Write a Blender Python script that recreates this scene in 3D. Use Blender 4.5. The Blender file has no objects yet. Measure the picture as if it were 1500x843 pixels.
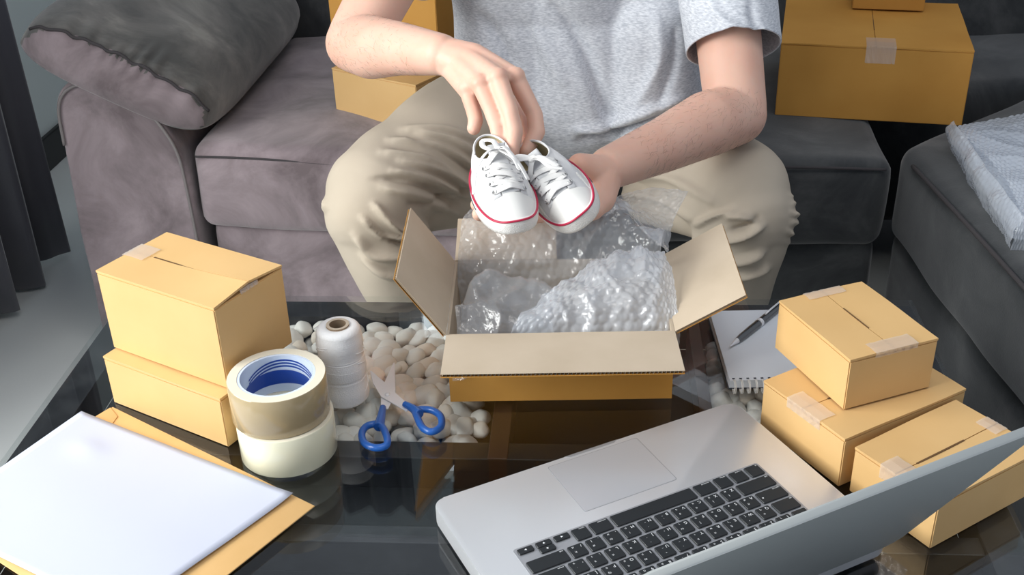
import bpy, bmesh, math, random
import numpy as np
from mathutils import Vector, Matrix, noise
random.seed(7)
R = math.radians

# ------------------------------------------------------------------ camera (photo = 1500x843)
FPX, PITCH, ROLL, CAMH = 1668.6, R(29.29), 0.0316, 0.7607      # z = 0 is the glass table top
c_, s_ = math.cos(ROLL), math.sin(ROLL)
UPV = Vector((0, math.sin(PITCH), math.cos(PITCH))); FWD = Vector((0, math.cos(PITCH), -math.sin(PITCH))); XV = Vector((1, 0, 0))
RIGHT = c_*XV - s_*UPV; UP = s_*XV + c_*UPV
cam_d = bpy.data.cameras.new('camera'); cam = bpy.data.objects.new('camera', cam_d)
bpy.context.scene.collection.objects.link(cam)
cam_d.sensor_width = 36; cam_d.lens = FPX/1500*36; cam_d.clip_start = .02
cam.matrix_world = Matrix(((RIGHT.x, UP.x, -FWD.x, 0), (RIGHT.y, UP.y, -FWD.y, 0), (RIGHT.z, UP.z, -FWD.z, CAMH), (0, 0, 0, 1)))
bpy.context.scene.camera = cam
sc = bpy.context.scene

# ------------------------------------------------------------------ world, daylight, exposure
w = bpy.data.worlds.new('world'); sc.world = w; w.use_nodes = True
w.node_tree.nodes['Background'].inputs[0].default_value = (.80, .88, 1.0, 1)
w.node_tree.nodes['Background'].inputs[1].default_value = .38
def area(name, loc, target, sx, sy, power, col):
    l = bpy.data.lights.new(name, 'AREA'); l.shape = 'RECTANGLE'; l.size = sx; l.size_y = sy; l.energy = power; l.color = col
    o = bpy.data.objects.new(name, l); sc.collection.objects.link(o); o.location = loc
    o.rotation_euler = (Vector(target)-Vector(loc)).to_track_quat('-Z', 'Y').to_euler()
    return o
area('window_daylight', (-1.95, .55, 1.05), (.0, 1.25, .1), 1.7, 1.5, 94, (1.0, .985, .96))
area('overhead_fill_light', (.35, .7, 2.3), (.15, 1.3, 0), 1.0, 1.0, 9, (1.0, .96, .9))  # unseen soft fill from overhead; no lamp fitting is modelled
sc.view_settings.view_transform = 'Standard'; sc.view_settings.look = 'None'
sc.view_settings.exposure = 0.45; sc.view_settings.gamma = 1; sc.view_settings.use_curve_mapping = False

# ------------------------------------------------------------------ helpers
def ray(u, v):
    a = u-750; b = v-421.5
    return (RIGHT*(a/FPX) - UP*(b/FPX) + FWD)
def at(u, v, y):          # point on the sight line of (u,v) at distance y from the camera wall
    d = ray(u, v); t = y/d.y
    return Vector((d.x*t, y, CAMH+d.z*t))
def onz(u, v, z=0):
    d = ray(u, v); t = (z-CAMH)/d.z
    return Vector((d.x*t, d.y*t, z))
C = sc.collection
def link(name, me, mats=None, parent=None, smooth=False):
    o = bpy.data.objects.new(name, me); C.objects.link(o)
    if mats:
        for m in (mats if isinstance(mats, (list, tuple)) else [mats]): me.materials.append(m)
    if parent: o.parent = parent
    if smooth: me.polygons.foreach_set('use_smooth', [True]*len(me.polygons))
    return o
def bmobj(name, bm, mats, parent=None, smooth=False):
    me = bpy.data.meshes.new(name); bmesh.ops.recalc_face_normals(bm, faces=bm.faces); bm.to_mesh(me); bm.free()
    return link(name, me, mats, parent, smooth)
def tag(o, label=None, cat=None, group=None, kind=None):
    if label: o['label'] = label
    if cat: o['category'] = cat
    if group: o['group'] = group
    if kind: o['kind'] = kind
    return o
def empty(name, loc=(0, 0, 0), rz=0, label=None, cat=None, group=None):
    o = bpy.data.objects.new(name, None); C.objects.link(o); o.location = loc; o.rotation_euler = (0, 0, rz)
    o.empty_display_size = .02
    return tag(o, label, cat, group)
def add_box(bm, x0, x1, y0, y1, z0, z1, mat=0, M=None):
    vs = [bm.verts.new((x, y, z)) for x in (x0, x1) for y in (y0, y1) for z in (z0, z1)]
    if M is not None:
        for v in vs: v.co = M @ v.co
    for q in ((0, 1, 3, 2), (4, 6, 7, 5), (0, 4, 5, 1), (2, 3, 7, 6), (0, 2, 6, 4), (1, 5, 7, 3)):
        f = bm.faces.new([vs[i] for i in q]); f.material_index = mat
    return vs
def box(name, dims, mats, parent=None, bevel=0, seg=2):
    bm = bmesh.new(); add_box(bm, *dims)
    if bevel: bmesh.ops.bevel(bm, geom=list(bm.edges), offset=bevel, segments=seg, affect='EDGES', profile=.5)
    return bmobj(name, bm, mats, parent, smooth=False)
def smooth_by_angle(o, a=35):
    me = o.data
    me.polygons.foreach_set('use_smooth', [True]*len(me.polygons))
    me.set_sharp_from_angle(angle=R(a)); return o
def tube_bm(bm, pts, r, n=10, closed=False, flat=None, cap=True, mat=0):
    """tube (or ribbon when flat=(normal hint, thin radius)) along points"""
    pts = [Vector(p) for p in pts]; N = len(pts); rings = []
    prev = None
    for i, p in enumerate(pts):
        a = pts[(i-1) % N] if (closed or i > 0) else p; b = pts[(i+1) % N] if (closed or i < N-1) else p
        t = (b-a).normalized()
        if flat is not None:
            nrm = flat[0][i] if isinstance(flat[0], list) else Vector(flat[0])
            nrm = (nrm - t*nrm.dot(t)).normalized(); side = t.cross(nrm)
        else:
            if prev is None:
                h = Vector((0, 0, 1)) if abs(t.z) < .9 else Vector((1, 0, 0)); nrm = (h-t*h.dot(t)).normalized()
            else: nrm = (prev-t*prev.dot(t)).normalized()
            prev = nrm; side = t.cross(nrm)
        rr = r[i] if isinstance(r, (list, tuple)) else r
        rt = flat[1] if flat is not None else rr
        rings.append([bm.verts.new(p+side*(math.cos(2*math.pi*k/n)*rr)+nrm*(math.sin(2*math.pi*k/n)*rt)) for k in range(n)])
    for i in range(N if closed else N-1):
        A, B = rings[i], rings[(i+1) % N]
        for k in range(n):
            f = bm.faces.new((A[k], A[(k+1) % n], B[(k+1) % n], B[k])); f.material_index = mat
    if cap and not closed:
        bm.faces.new(rings[0][::-1]).material_index = mat; bm.faces.new(rings[-1]).material_index = mat
def tube(name, pts, r, mats, parent=None, n=10, closed=False, flat=None):
    bm = bmesh.new(); tube_bm(bm, pts, r, n, closed, flat); return bmobj(name, bm, mats, parent, True)
def lathe(name, prof, mats, parent=None, n=64, midx=None, closed=True, smooth=True):
    bm = bmesh.new(); rings = []
    for r, z in prof: rings.append([bm.verts.new((r*math.cos(2*math.pi*k/n), r*math.sin(2*math.pi*k/n), z)) for k in range(n)])
    m = len(prof)
    for i in range(m if closed else m-1):
        A, B = rings[i], rings[(i+1) % m]
        for k in range(n):
            f = bm.faces.new((A[k], A[(k+1) % n], B[(k+1) % n], B[k]))
            if midx: f.material_index = midx[i]
    return smooth_by_angle(bmobj(name, bm, mats, parent), 40)
def catmull(pts, n=8, closed=False):
    P_ = [Vector(p) for p in pts]; out = []; N = len(P_)
    rng = range(N if closed else N-1)
    for i in rng:
        g = lambda k: P_[k % N] if closed else P_[min(max(k, 0), N-1)]
        p0, p1, p2, p3 = g(i-1), g(i), g(i+1), g(i+2)
        for j in range(n):
            t = j/n
            out.append(.5*((2*p1)+(p2-p0)*t+(2*p0-5*p1+4*p2-p3)*t*t+(3*p1-p0-3*p2+p3)*t**3))
    if not closed: out.append(P_[-1])
    return out
def rrect(wd, dp, r, n=8):
    out = []
    for cx, cy, a0 in ((wd-r, r, -90), (wd-r, dp-r, 0), (r, dp-r, 90), (r, r, 180)):
        for k in range(n+1):
            a = R(a0+90*k/n); out.append((cx+r*math.cos(a), cy+r*math.sin(a)))
    return out
def prism(name, outline, z0, z1, mats, parent=None, bevel=0, M=None, seg=2):
    bm = bmesh.new()
    a = [bm.verts.new((x, y, z0)) for x, y in outline]; b = [bm.verts.new((x, y, z1)) for x, y in outline]
    bot = bm.faces.new(a[::-1]); top = bm.faces.new(b); n = len(a)
    for i in range(n): bm.faces.new((a[i], a[(i+1) % n], b[(i+1) % n], b[i]))
    if bevel: bmesh.ops.bevel(bm, geom=list(top.edges)+list(bot.edges), offset=bevel, segments=seg, affect='EDGES', profile=.5)
    if M is not None: bmesh.ops.transform(bm, matrix=M, verts=bm.verts)
    return smooth_by_angle(bmobj(name, bm, mats, parent), 40)

# ------------------------------------------------------------------ materials
def mat(name, col=(.5, .5, .5), rough=.6, metal=0, spec=.5, sheen=0, coat=0, sss=0, noise_=None, bump=None, emit=None):
    """noise_=(scale, colour2, detail, lo, hi); bump=(scale, strength, distance)"""
    m = bpy.data.materials.new(name); m.use_nodes = True; nt = m.node_tree; b = nt.nodes['Principled BSDF']
    b.inputs['Base Color'].default_value = (*col, 1); b.inputs['Roughness'].default_value = rough; b.inputs['Metallic'].default_value = metal
    b.inputs['Specular IOR Level'].default_value = spec; b.inputs['Sheen Weight'].default_value = sheen; b.inputs['Coat Weight'].default_value = coat
    if sss:
        b.inputs['Subsurface Weight'].default_value = sss; b.inputs['Subsurface Radius'].default_value = (1, .35, .2); b.inputs['Subsurface Scale'].default_value = .006
    tc = nt.nodes.new('ShaderNodeTexCoord')
    if noise_:
        n = nt.nodes.new('ShaderNodeTexNoise'); n.inputs['Scale'].default_value = noise_[0]; n.inputs['Detail'].default_value = noise_[2]
        nt.links.new(tc.outputs['Object'], n.inputs['Vector'])
        mr = nt.nodes.new('ShaderNodeMapRange'); mr.inputs[1].default_value = noise_[3]; mr.inputs[2].default_value = noise_[4]
        mx = nt.nodes.new('ShaderNodeMix'); mx.data_type = 'RGBA'; mx.inputs[6].default_value = (*col, 1); mx.inputs[7].default_value = (*noise_[1], 1)
        nt.links.new(n.outputs[0], mr.inputs[0]); nt.links.new(mr.outputs[0], mx.inputs[0]); nt.links.new(mx.outputs[2], b.inputs['Base Color'])
    if bump:
        n2 = nt.nodes.new('ShaderNodeTexNoise'); n2.inputs['Scale'].default_value = bump[0]; n2.inputs['Detail'].default_value = 3
        nt.links.new(tc.outputs['Object'], n2.inputs['Vector'])
        bp = nt.nodes.new('ShaderNodeBump'); bp.inputs['Strength'].default_value = bump[1]; bp.inputs['Distance'].default_value = bump[2]
        nt.links.new(n2.outputs[0], bp.inputs['Height']); nt.links.new(bp.outputs[0], b.inputs['Normal'])
    if emit:
        b.inputs['Emission Color'].default_value = (*emit[0], 1); b.inputs['Emission Strength'].default_value = emit[1]
    return m
def film(name, clear=.75, tint=(.95, .97, 1), white=(.9, .93, .97), rough=.08, ior=1.5, glossy=1.0, bump=0):
    m = bpy.data.materials.new(name); m.use_nodes = True; nt = m.node_tree; nt.nodes.remove(nt.nodes['Principled BSDF'])
    out = nt.nodes['Material Output']; L = nt.links.new
    tr = nt.nodes.new('ShaderNodeBsdfTransparent'); tr.inputs[0].default_value = (*tint, 1)
    df = nt.nodes.new('ShaderNodeBsdfDiffuse'); df.inputs[0].default_value = (*white, 1)
    tl = nt.nodes.new('ShaderNodeBsdfTranslucent'); tl.inputs[0].default_value = (*white, 1)
    gl = nt.nodes.new('ShaderNodeBsdfGlossy'); gl.inputs['Roughness'].default_value = rough; gl.inputs[0].default_value = (glossy, glossy, glossy, 1)
    fr = nt.nodes.new('ShaderNodeFresnel'); ge = nt.nodes.new('ShaderNodeNewGeometry'); mr = nt.nodes.new('ShaderNodeMapRange')
    mr.inputs[3].default_value = ior; mr.inputs[4].default_value = 1/ior; L(ge.outputs['Backfacing'], mr.inputs[0]); L(mr.outputs[0], fr.inputs[0])
    a = nt.nodes.new('ShaderNodeMixShader'); a.inputs[0].default_value = .4; L(df.outputs[0], a.inputs[1]); L(tl.outputs[0], a.inputs[2])
    b = nt.nodes.new('ShaderNodeMixShader'); b.inputs[0].default_value = clear; L(a.outputs[0], b.inputs[1]); L(tr.outputs[0], b.inputs[2])
    c = nt.nodes.new('ShaderNodeMixShader'); L(fr.outputs[0], c.inputs[0]); L(b.outputs[0], c.inputs[1]); L(gl.outputs[0], c.inputs[2])
    if bump:
        tc = nt.nodes.new('ShaderNodeTexCoord'); nz = nt.nodes.new('ShaderNodeTexNoise'); nz.inputs['Scale'].default_value = 210; nz.inputs['Detail'].default_value = 2
        bp = nt.nodes.new('ShaderNodeBump'); bp.inputs['Strength'].default_value = .8; bp.inputs['Distance'].default_value = .0013
        L(tc.outputs['Object'], nz.inputs['Vector']); L(nz.outputs[0], bp.inputs['Height']); L(bp.outputs[0], gl.inputs['Normal']); L(bp.outputs[0], fr.inputs['Normal'])
    L(c.outputs[0], out.inputs[0]); return m
M = {}
M['kraft'] = mat('kraft_cardboard', (.69, .445, .195), .55, spec=.5, noise_=(9, (.64, .40, .165), 4, .3, .7), bump=(160, .12, .0006))
M['kraft_deep'] = mat('kraft_cardboard_deep', (.56, .285, .062), .62, spec=.3, noise_=(7, (.49, .235, .045), 4, .3, .7), bump=(160, .12, .0006))
M['kraft_in'] = mat('cardboard_inside', (.52, .43, .33), .8, spec=.2, noise_=(14, (.46, .375, .28), 5, .3, .7), bump=(120, .15, .0006))
M['slot_shade'] = mat('slot_shade_brown', (.12, .06, .02), .9)  # near-black brown that paints the shade between carton flaps
M['flute'] = mat('corrugated_flute', (.48, .37, .25), .8)
M['tape_clear'] = film('clear_tape', .55, (1, .98, .95), (.93, .89, .84), .12, 1.6)
M['envelope'] = mat('envelope_paper', (.70, .44, .19), .7, spec=.3, noise_=(16, (.64, .39, .155), 5, .3, .7), bump=(300, .08, .0003))
M['paper'] = mat('white_paper', (.50, .525, .63), .75, spec=.3, noise_=(5, (.485, .51, .615), 3, .3, .7))
M['glass'] = film('table_glass', 1.0, (.955, .97, .97), rough=.0, ior=1.52)
M['frame'] = mat('black_table_frame', (.012, .013, .016), .35, spec=.5, noise_=(30, (.03, .032, .036), 4, .4, .7))
M['wood'] = mat('dark_brown_wood', (.050, .022, .014), .4, noise_=(6, (.024, .011, .008), 6, .3, .7))
M['black'] = mat('black_panel', (.006, .008, .010), .4)
M['pebble'] = mat('white_pebble', (.78, .73, .66), .45, spec=.5, bump=(90, .25, .001))
nt = M['pebble'].node_tree; oi = nt.nodes.new('ShaderNodeObjectInfo'); cr = nt.nodes.new('ShaderNodeValToRGB')
cr.color_ramp.elements[0].color = (.82, .80, .76, 1); cr.color_ramp.elements[1].color = (.80, .68, .56, 1)
for p_, c in ((.35, (.86, .83, .78, 1)), (.6, (.80, .77, .72, 1)), (.85, (.88, .86, .83, 1))):
    e = cr.color_ramp.elements.new(p_); e.color = c
nt.links.new(oi.outputs['Random'], cr.inputs[0]); nt.links.new(cr.outputs[0], nt.nodes['Principled BSDF'].inputs['Base Color'])
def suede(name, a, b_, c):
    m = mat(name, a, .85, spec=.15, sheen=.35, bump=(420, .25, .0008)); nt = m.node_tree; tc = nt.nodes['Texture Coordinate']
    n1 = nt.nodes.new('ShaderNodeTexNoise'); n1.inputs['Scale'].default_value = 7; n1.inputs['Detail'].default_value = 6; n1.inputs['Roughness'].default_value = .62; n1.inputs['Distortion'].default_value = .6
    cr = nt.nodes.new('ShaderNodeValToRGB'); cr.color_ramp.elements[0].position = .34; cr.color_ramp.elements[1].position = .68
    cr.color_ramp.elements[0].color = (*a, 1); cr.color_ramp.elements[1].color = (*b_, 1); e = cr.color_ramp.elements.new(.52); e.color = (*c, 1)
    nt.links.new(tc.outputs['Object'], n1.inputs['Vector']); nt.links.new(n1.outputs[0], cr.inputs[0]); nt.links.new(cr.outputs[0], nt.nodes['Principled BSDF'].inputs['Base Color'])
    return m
M['suede'] = suede('mauve_suede_lit', (.145, .115, .122), (.345, .282, .30), (.25, .203, .216))  # sofa suede as the light from the left shows it
M['suede_shaded'] = suede('mauve_suede_shaded', (.020, .023, .026), (.080, .082, .084), (.042, .045, .048))  # same sofa suede, shade away from the window painted into the colour
M['suede_pillow'] = suede('olive_grey_suede', (.060, .060, .058), (.25, .24, .215), (.135, .128, .120))
M['stitch'] = mat('grey_stitch', (.20, .18, .18), .8)
M['seam'] = mat('seam_piping', (.045, .04, .043), .9)
M['curtain'] = mat('charcoal_curtain', (.075, .075, .092), .5, spec=.5, sheen=.5, bump=(500, .2, .0005))
M['wall'] = mat('pale_grey_green_wall', (.70, .77, .76), .8, noise_=(3, (.66, .73, .725), 3, .3, .7))
M['baseboard'] = mat('black_baseboard', (.012, .013, .014), .4)
M['floor'] = mat('pale_glossy_tile', (.72, .75, .74), .3, spec=.5, noise_=(2.2, (.66, .69, .685), 4, .3, .7))
M['skin'] = mat('skin', (.72, .455, .355), .5, spec=.35, sss=.35, noise_=(16, (.69, .395, .30), 5, .42, .72), bump=(240, .16, .0008))
M['nail'] = mat('fingernail', (.78, .52, .42), .3)
M['shirt'] = mat('heather_grey_jersey', (.30, .32, .36), .92, spec=.15, sheen=.2, bump=(600, .3, .0006))
nt = M['shirt'].node_tree; tc = nt.nodes['Texture Coordinate']; mp = nt.nodes.new('ShaderNodeMapping'); mp.inputs['Scale'].default_value = (150, 150, 600)
n1 = nt.nodes.new('ShaderNodeTexNoise'); n1.inputs['Scale'].default_value = 1; n1.inputs['Detail'].default_value = 5
cr = nt.nodes.new('ShaderNodeValToRGB'); cr.color_ramp.elements[0].position = .32; cr.color_ramp.elements[1].position = .68
cr.color_ramp.elements[0].color = (.40, .425, .48, 1); cr.color_ramp.elements[1].color = (.68, .70, .745, 1)
nt.links.new(tc.outputs['Object'], mp.inputs[0]); nt.links.new(mp.outputs[0], n1.inputs['Vector']); nt.links.new(n1.outputs[0], cr.inputs[0]); nt.links.new(cr.outputs[0], nt.nodes['Principled BSDF'].inputs['Base Color'])
M['khaki'] = mat('khaki_twill', (.47, .41, .335), .85, spec=.15, noise_=(5, (.42, .36, .285), 4, .3, .7), bump=(700, .25, .0005))
M['hair'] = mat('black_hair', (.012, .010, .010), .5)
M['canvas'] = mat('white_canvas', (.66, .66, .67), .85, spec=.2, bump=(900, .3, .0004))
M['rubber'] = mat('white_rubber', (.72, .71, .69), .45)
M['rubber_tex'] = mat('white_textured_rubber', (.78, .77, .75), .5, bump=(900, 1, .0012))
M['red'] = mat('dark_red_stripe', (.46, .015, .06), .4)
M['navy'] = mat('black_stripe', (.015, .017, .03), .4)
M['lace'] = mat('white_lace', (.76, .75, .74), .8, bump=(1200, .5, .0004))
M['tan'] = mat('tan_lining', (.42, .36, .22), .8)
M['eyelet'] = mat('steel_eyelet', (.45, .45, .45), .3, metal=1)
M['alu'] = mat('brushed_aluminium', (.72, .73, .76), .36, metal=.6, bump=(1500, .04, .0002))
M['lid'] = mat('aluminium_lid', (.46, .49, .49), .5, metal=.45)
M['alu_pad'] = mat('trackpad_glass', (.67, .68, .715), .30, metal=.6)
M['key'] = mat('black_key', (.012, .015, .018), .42)
M['well'] = mat('keyboard_well', (.48, .49, .52), .4, metal=.7)
M['legend'] = mat('key_legend', (.75, .77, .80), .6)
M['screen'] = mat('dark_screen', (.01, .01, .012), .1)
M['steel'] = mat('polished_steel', (.78, .79, .82), .35, metal=.35)
M['blue'] = mat('blue_plastic', (.012, .115, .46), .35, coat=.3)
M['tape_tan'] = mat('tan_packing_tape', (.42, .33, .195), .2, coat=.4, noise_=(20, (.39, .305, .175), 2, .3, .7))
M['tape_cream'] = mat('cream_clear_tape', (.78, .76, .58), .2, coat=.6)
M['tape_side'] = mat('tape_side', (.72, .67, .55), .4)
M['core_white'] = mat('core_white', (.62, .70, .84), .3, coat=.4)
M['core_blue'] = mat('core_blue', (.012, .06, .34), .3, coat=.4)
M['twine'] = mat('white_twine', (.82, .82, .83), .8, bump=(700, .5, .001))
M['core_card'] = mat('cardboard_core', (.28, .20, .13), .8)
M['core_face'] = mat('cardboard_core_rim', (.50, .42, .33), .8)
M['page'] = mat('notebook_page', (.70, .74, .80), .7)
M['cover'] = mat('notebook_cover', (.03, .035, .05), .5)
M['pen_metal'] = mat('gunmetal', (.16, .16, .16), .2, metal=1)
M['wrap'] = film('bubble_wrap_film', .67, (.975, .985, 1), (.90, .93, .98), .035, 1.6, bump=1)
M['wrap_dense'] = film('bubble_wrap_folded', .50, (.96, .98, 1), (.86, .90, .97), .035, 1.6, bump=1)
M['wrap_clear'] = film('clear_air_film', .80, (.97, .985, 1), (.90, .93, .98), .03, 1.6, bump=1)
M['daylight'] = mat('window_daylight_pane', (1, 1, 1), 1, emit=((.85, .95, 1), 2.2))
M['window_white'] = mat('white_window_frame', (.7, .7, .7), .5)

# ------------------------------------------------------------------ the setting
FZ = -.42
def struct(o): o['kind'] = 'structure'; return o
struct(box('floor', (-1.55, 2.6, -.8, 3.6, FZ-.05, FZ), M['floor']))
SY = R(-5)
wl = empty('wall_left', (-1.2226, 2.9164, FZ), R(-5.5)); struct(wl)          # local y runs along the wall
# wall with a window opening between local y -3.0 and -1.25
for d in ((-.1, 0, -1.25, .72, 0, 2.8), (-.1, 0, -3.75, -3.0, 0, 2.8), (-.1, 0, -3.0, -1.25, 0, .55), (-.1, 0, -3.0, -1.25, 2.3, 2.8)):
    box('wall_panel', d, M['wall'], wl)
bb = box('baseboard_left', (0, .014, -3.75, .72, 0, .09), M['baseboard'], None, .003); bb.location = wl.location; bb.rotation_euler = wl.rotation_euler; struct(bb)
wi = empty('window_1', wl.location, R(-5.5)); struct(wi)
for d in ((-.08, -.02, -3.0, -2.95, .55, 2.3), (-.08, -.02, -1.30, -1.25, .55, 2.3), (-.08, -.02, -2.95, -1.30, .55, .60), (-.08, -.02, -2.95, -1.30, 2.25, 2.3), (-.08, -.02, -2.15, -2.10, .60, 2.25)):
    box('window_frame', d, M['window_white'], wi, .004)
for d in ((-.052, -.048, -2.95, -2.15, .6, 2.25), (-.052, -.048, -2.10, -1.30, .6, 2.25)):
    box('pane', d, M['glass'], wi)
# back wall with a narrow bright window between dark curtains (mirrored in the glass top)
wb = empty('wall_back', (-1.15, 3.62, FZ), R(-5.0)); struct(wb)
for d in ((-.1, .78, 0, .1, 0, 2.8), (1.12, 3.8, 0, .1, 0, 2.8), (.78, 1.12, 0, .1, 0, .9), (.78, 1.12, 0, .1, 2.5, 2.8)):
    box('wall_panel', d, M['wall'], wb)
w2 = empty('window_2', wb.location, R(-5.0)); struct(w2)
box('window_frame', (.78, .82, .02, .08, .9, 2.5), M['window_white'], w2, .004); box('window_frame', (1.08, 1.12, .02, .08, .9, 2.5), M['window_white'], w2, .004)
box('pane', (.82, 1.08, .05, .06, .9, 2.5), M['daylight'], w2)

def curtain(name, path, z0, z1, amp, wl_, label, group=None, seed=0):
    pts = catmull(path, 40); bm = bmesh.new(); rows = []
    nz = 14; d = 0
    base = []
    for i, p in enumerate(pts):
        if i: d += (p-pts[i-1]).length
        t = (pts[min(i+1, len(pts)-1)]-pts[max(i-1, 0)]).normalized(); n = Vector((-t.y, t.x, 0))
        base.append((p, n, d))
    for k in range(nz+1):
        f = k/nz; row = []
        for p, n, d in base:
            a = amp*(1+.25*math.sin(d*9+seed))*(1.0-.25*f); ph = 2*math.pi*d/wl_+.5*math.sin(d*13+seed)
            q = p+n*(a*math.sin(ph)+.25*a*math.sin(2.3*ph+f*2)); z = z0+(z1-z0)*f
            if k == 0: z += .006*math.sin(ph*.5+seed)
            row.append(bm.verts.new((q.x, q.y, z)))
        rows.append(row)
    for k in range(nz):
        for i in range(len(base)-1): bm.faces.new((rows[k][i], rows[k][i+1], rows[k+1][i+1], rows[k+1][i]))
    o = bmobj(name, bm, M['curtain'], None, True); s = o.modifiers.new('s', 'SOLIDIFY'); s.thickness = .003
    return tag(o, label, 'curtain', group)
curtain('curtain', [(-1.05, 2.32, 0), (-1.065, 2.05, 0), (-1.12, 1.75, 0), (-1.17, 1.40, 0)], FZ+.012, 1.95, .043, .115, 'dark charcoal floor-length curtain hanging in folds left of the sofa', seed=1)

curtain('curtain', [(-1.10, 3.56, 0), (-.75, 3.53, 0), (-.40, 3.50, 0)], FZ+.012, 2.2, .03, .12, 'dark curtain on the back wall left of the bright window, mirrored in the glass', 'curtains on the back wall', 2)
curtain('curtain', [(-.02, 3.46, 0), (.8, 3.39, 0), (1.7, 3.31, 0), (2.5, 3.24, 0)], FZ+.012, 2.2, .03, .13, 'added dark curtain on the back wall right of the bright window, darkening the glass reflection', 'curtains on the back wall', 3)  # put in to darken what the glass top mirrors
# ------------------------------------------------------------------ sofa
def softblock(name, quad, z0, z1, r, mat_, parent, crown=.0, sag=None, res=(26, 26, 8), nz=.004, seed=0, smooth=True):
    """rounded upholstery block over a footprint quad (FL, FR, BR, BL)"""
    bm = bmesh.new()
    A = (Vector(quad[1])-Vector(quad[0])).length; B = (Vector(quad[3])-Vector(quad[0])).length; Hh = z1-z0
    ext = (A/2, B/2, Hh/2); ks = res
    def warp(t): return t-.14*math.sin(2*math.pi*t)/ (1) *.6
    cache = {}
    def vert(i, j, k):
        key = (i, j, k)
        if key in cache: return cache[key]
        q = Vector([(-1+2*warp(c/n))*e for c, n, e in zip(key, ks, ext)])
        inn = Vector([max(-(e-r), min(e-r, c)) for c, e in zip(q, ext)])
        d = q-inn
        if d.length > 1e-9: q = inn+d.normalized()*r
        u, v, w_ = q.x/ext[0], q.y/ext[1], q.z/ext[2]
        fu, fv = (u+1)/2, (v+1)/2
        F = Vector(quad[0]).lerp(Vector(quad[1]), fu); K = Vector(quad[3]).lerp(Vector(quad[2]), fu); p = F.lerp(K, fv)
        z = z0+(w_+1)/2*Hh
        if w_ > 0: z += crown*(1-u*u)*(1-v*v)*w_
        if w_ < 0: z -= 0
        if v < -.8: p.y -= crown*.5*(1-u*u)*(1-w_*w_)
        if sag and w_ > -.5:
            for sx, sy, sr, sd in sag:
                z -= sd*math.exp(-((p.x-sx)**2+(p.y-sy)**2)/sr**2)*(w_+.5)/1.5
        P3 = Vector((p.x, p.y, z)); P3 += nz*noise.noise_vector(P3*7+Vector((seed, 0, 0)))*1.2
        vv = bm.verts.new(P3); cache[key] = vv; return vv
    a, b, c = ks
    def grid(f, n1, n2):
        for s in range(n1):
            for t in range(n2):
                bm.faces.new((f(s, t), f(s+1, t), f(s+1, t+1), f(s, t+1)))
    for kk in (0, c): grid(lambda s, t: vert(s, t, kk), a, b)
    for jj in (0, b): grid(lambda s, t: vert(s, jj, t), a, c)
    for ii in (0, a): grid(lambda s, t: vert(ii, s, t), b, c)
    return bmobj(name, bm, mat_, parent, smooth)
sofa = empty('sofa', (0, 0, FZ), 0, 'grey suede corner sofa with chaise on the right, behind the glass table', 'sofa')
def sp(o): o.location.z -= FZ; return o        # children are written in table coordinates
S = M['suede']; SD = M['suede_shaded']
q1 = [(-.572, 1.905), (.09, 1.800), (.18, 2.62), (-.48, 2.70)]
q2 = [(.10, 1.800), (.642, 1.742), (.72, 2.52), (.19, 2.62)]
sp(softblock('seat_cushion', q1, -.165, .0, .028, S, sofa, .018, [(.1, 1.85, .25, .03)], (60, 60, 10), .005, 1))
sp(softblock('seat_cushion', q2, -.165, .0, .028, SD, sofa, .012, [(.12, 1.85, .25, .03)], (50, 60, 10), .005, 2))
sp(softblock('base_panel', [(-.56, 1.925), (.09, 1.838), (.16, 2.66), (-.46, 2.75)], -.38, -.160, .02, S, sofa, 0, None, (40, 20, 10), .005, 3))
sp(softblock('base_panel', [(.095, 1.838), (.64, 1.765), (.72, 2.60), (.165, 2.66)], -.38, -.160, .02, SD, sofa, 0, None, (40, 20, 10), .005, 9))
# chaise
qc = [(.690, .95), (1.45, .95), (1.45, 2.50), (.668, 1.765)]
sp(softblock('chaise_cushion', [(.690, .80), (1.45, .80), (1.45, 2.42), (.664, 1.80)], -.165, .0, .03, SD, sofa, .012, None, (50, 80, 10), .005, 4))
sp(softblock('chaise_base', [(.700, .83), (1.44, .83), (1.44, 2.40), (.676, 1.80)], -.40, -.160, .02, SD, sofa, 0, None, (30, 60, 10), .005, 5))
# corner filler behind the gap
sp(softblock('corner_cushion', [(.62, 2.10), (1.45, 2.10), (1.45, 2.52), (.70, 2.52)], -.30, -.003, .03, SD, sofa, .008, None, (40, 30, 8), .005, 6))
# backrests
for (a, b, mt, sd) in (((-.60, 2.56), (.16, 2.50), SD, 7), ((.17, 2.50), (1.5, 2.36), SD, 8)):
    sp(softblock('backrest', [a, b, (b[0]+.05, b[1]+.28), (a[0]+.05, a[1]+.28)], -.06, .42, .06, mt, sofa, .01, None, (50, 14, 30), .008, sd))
# arm: profile extruded from front to back
prof = [(-.800, FZ+.03), (-.795, -.2), (-.790, .02), (-.786, .085), (-.768, .118), (-.735, .130), (-.690, .118), (-.645, .092), (-.605, .048), (-.585, -.005), (-.580, -.08), (-.578, -.2), (-.576, FZ+.03)]
pr = catmull([(x, 0, z) for x, z in prof], 5)
bm = bmesh.new(); rows = []
cx = -.69; ny = 34
ys = [1.900+.004, 1.903, 1.900, 1.903, 1.912]+[1.93+(2.80-1.93)*i/ny for i in range(ny+1)]
sc_ = [.0, .90, .965, .99, .998]+[1]*(ny+1)
for y_, s in zip(ys, sc_):
    row = []
    for p in pr:
        off = .085*(y_-1.9)
        zc = -.15
        x_ = cx+(p.x-cx)*s; z_ = zc+(p.z-zc)*s
        q = Vector((x_+off, y_, z_)); q += .004*noise.noise_vector(q*8)
        row.append(bm.verts.new(q))
    rows.append(row)
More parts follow.
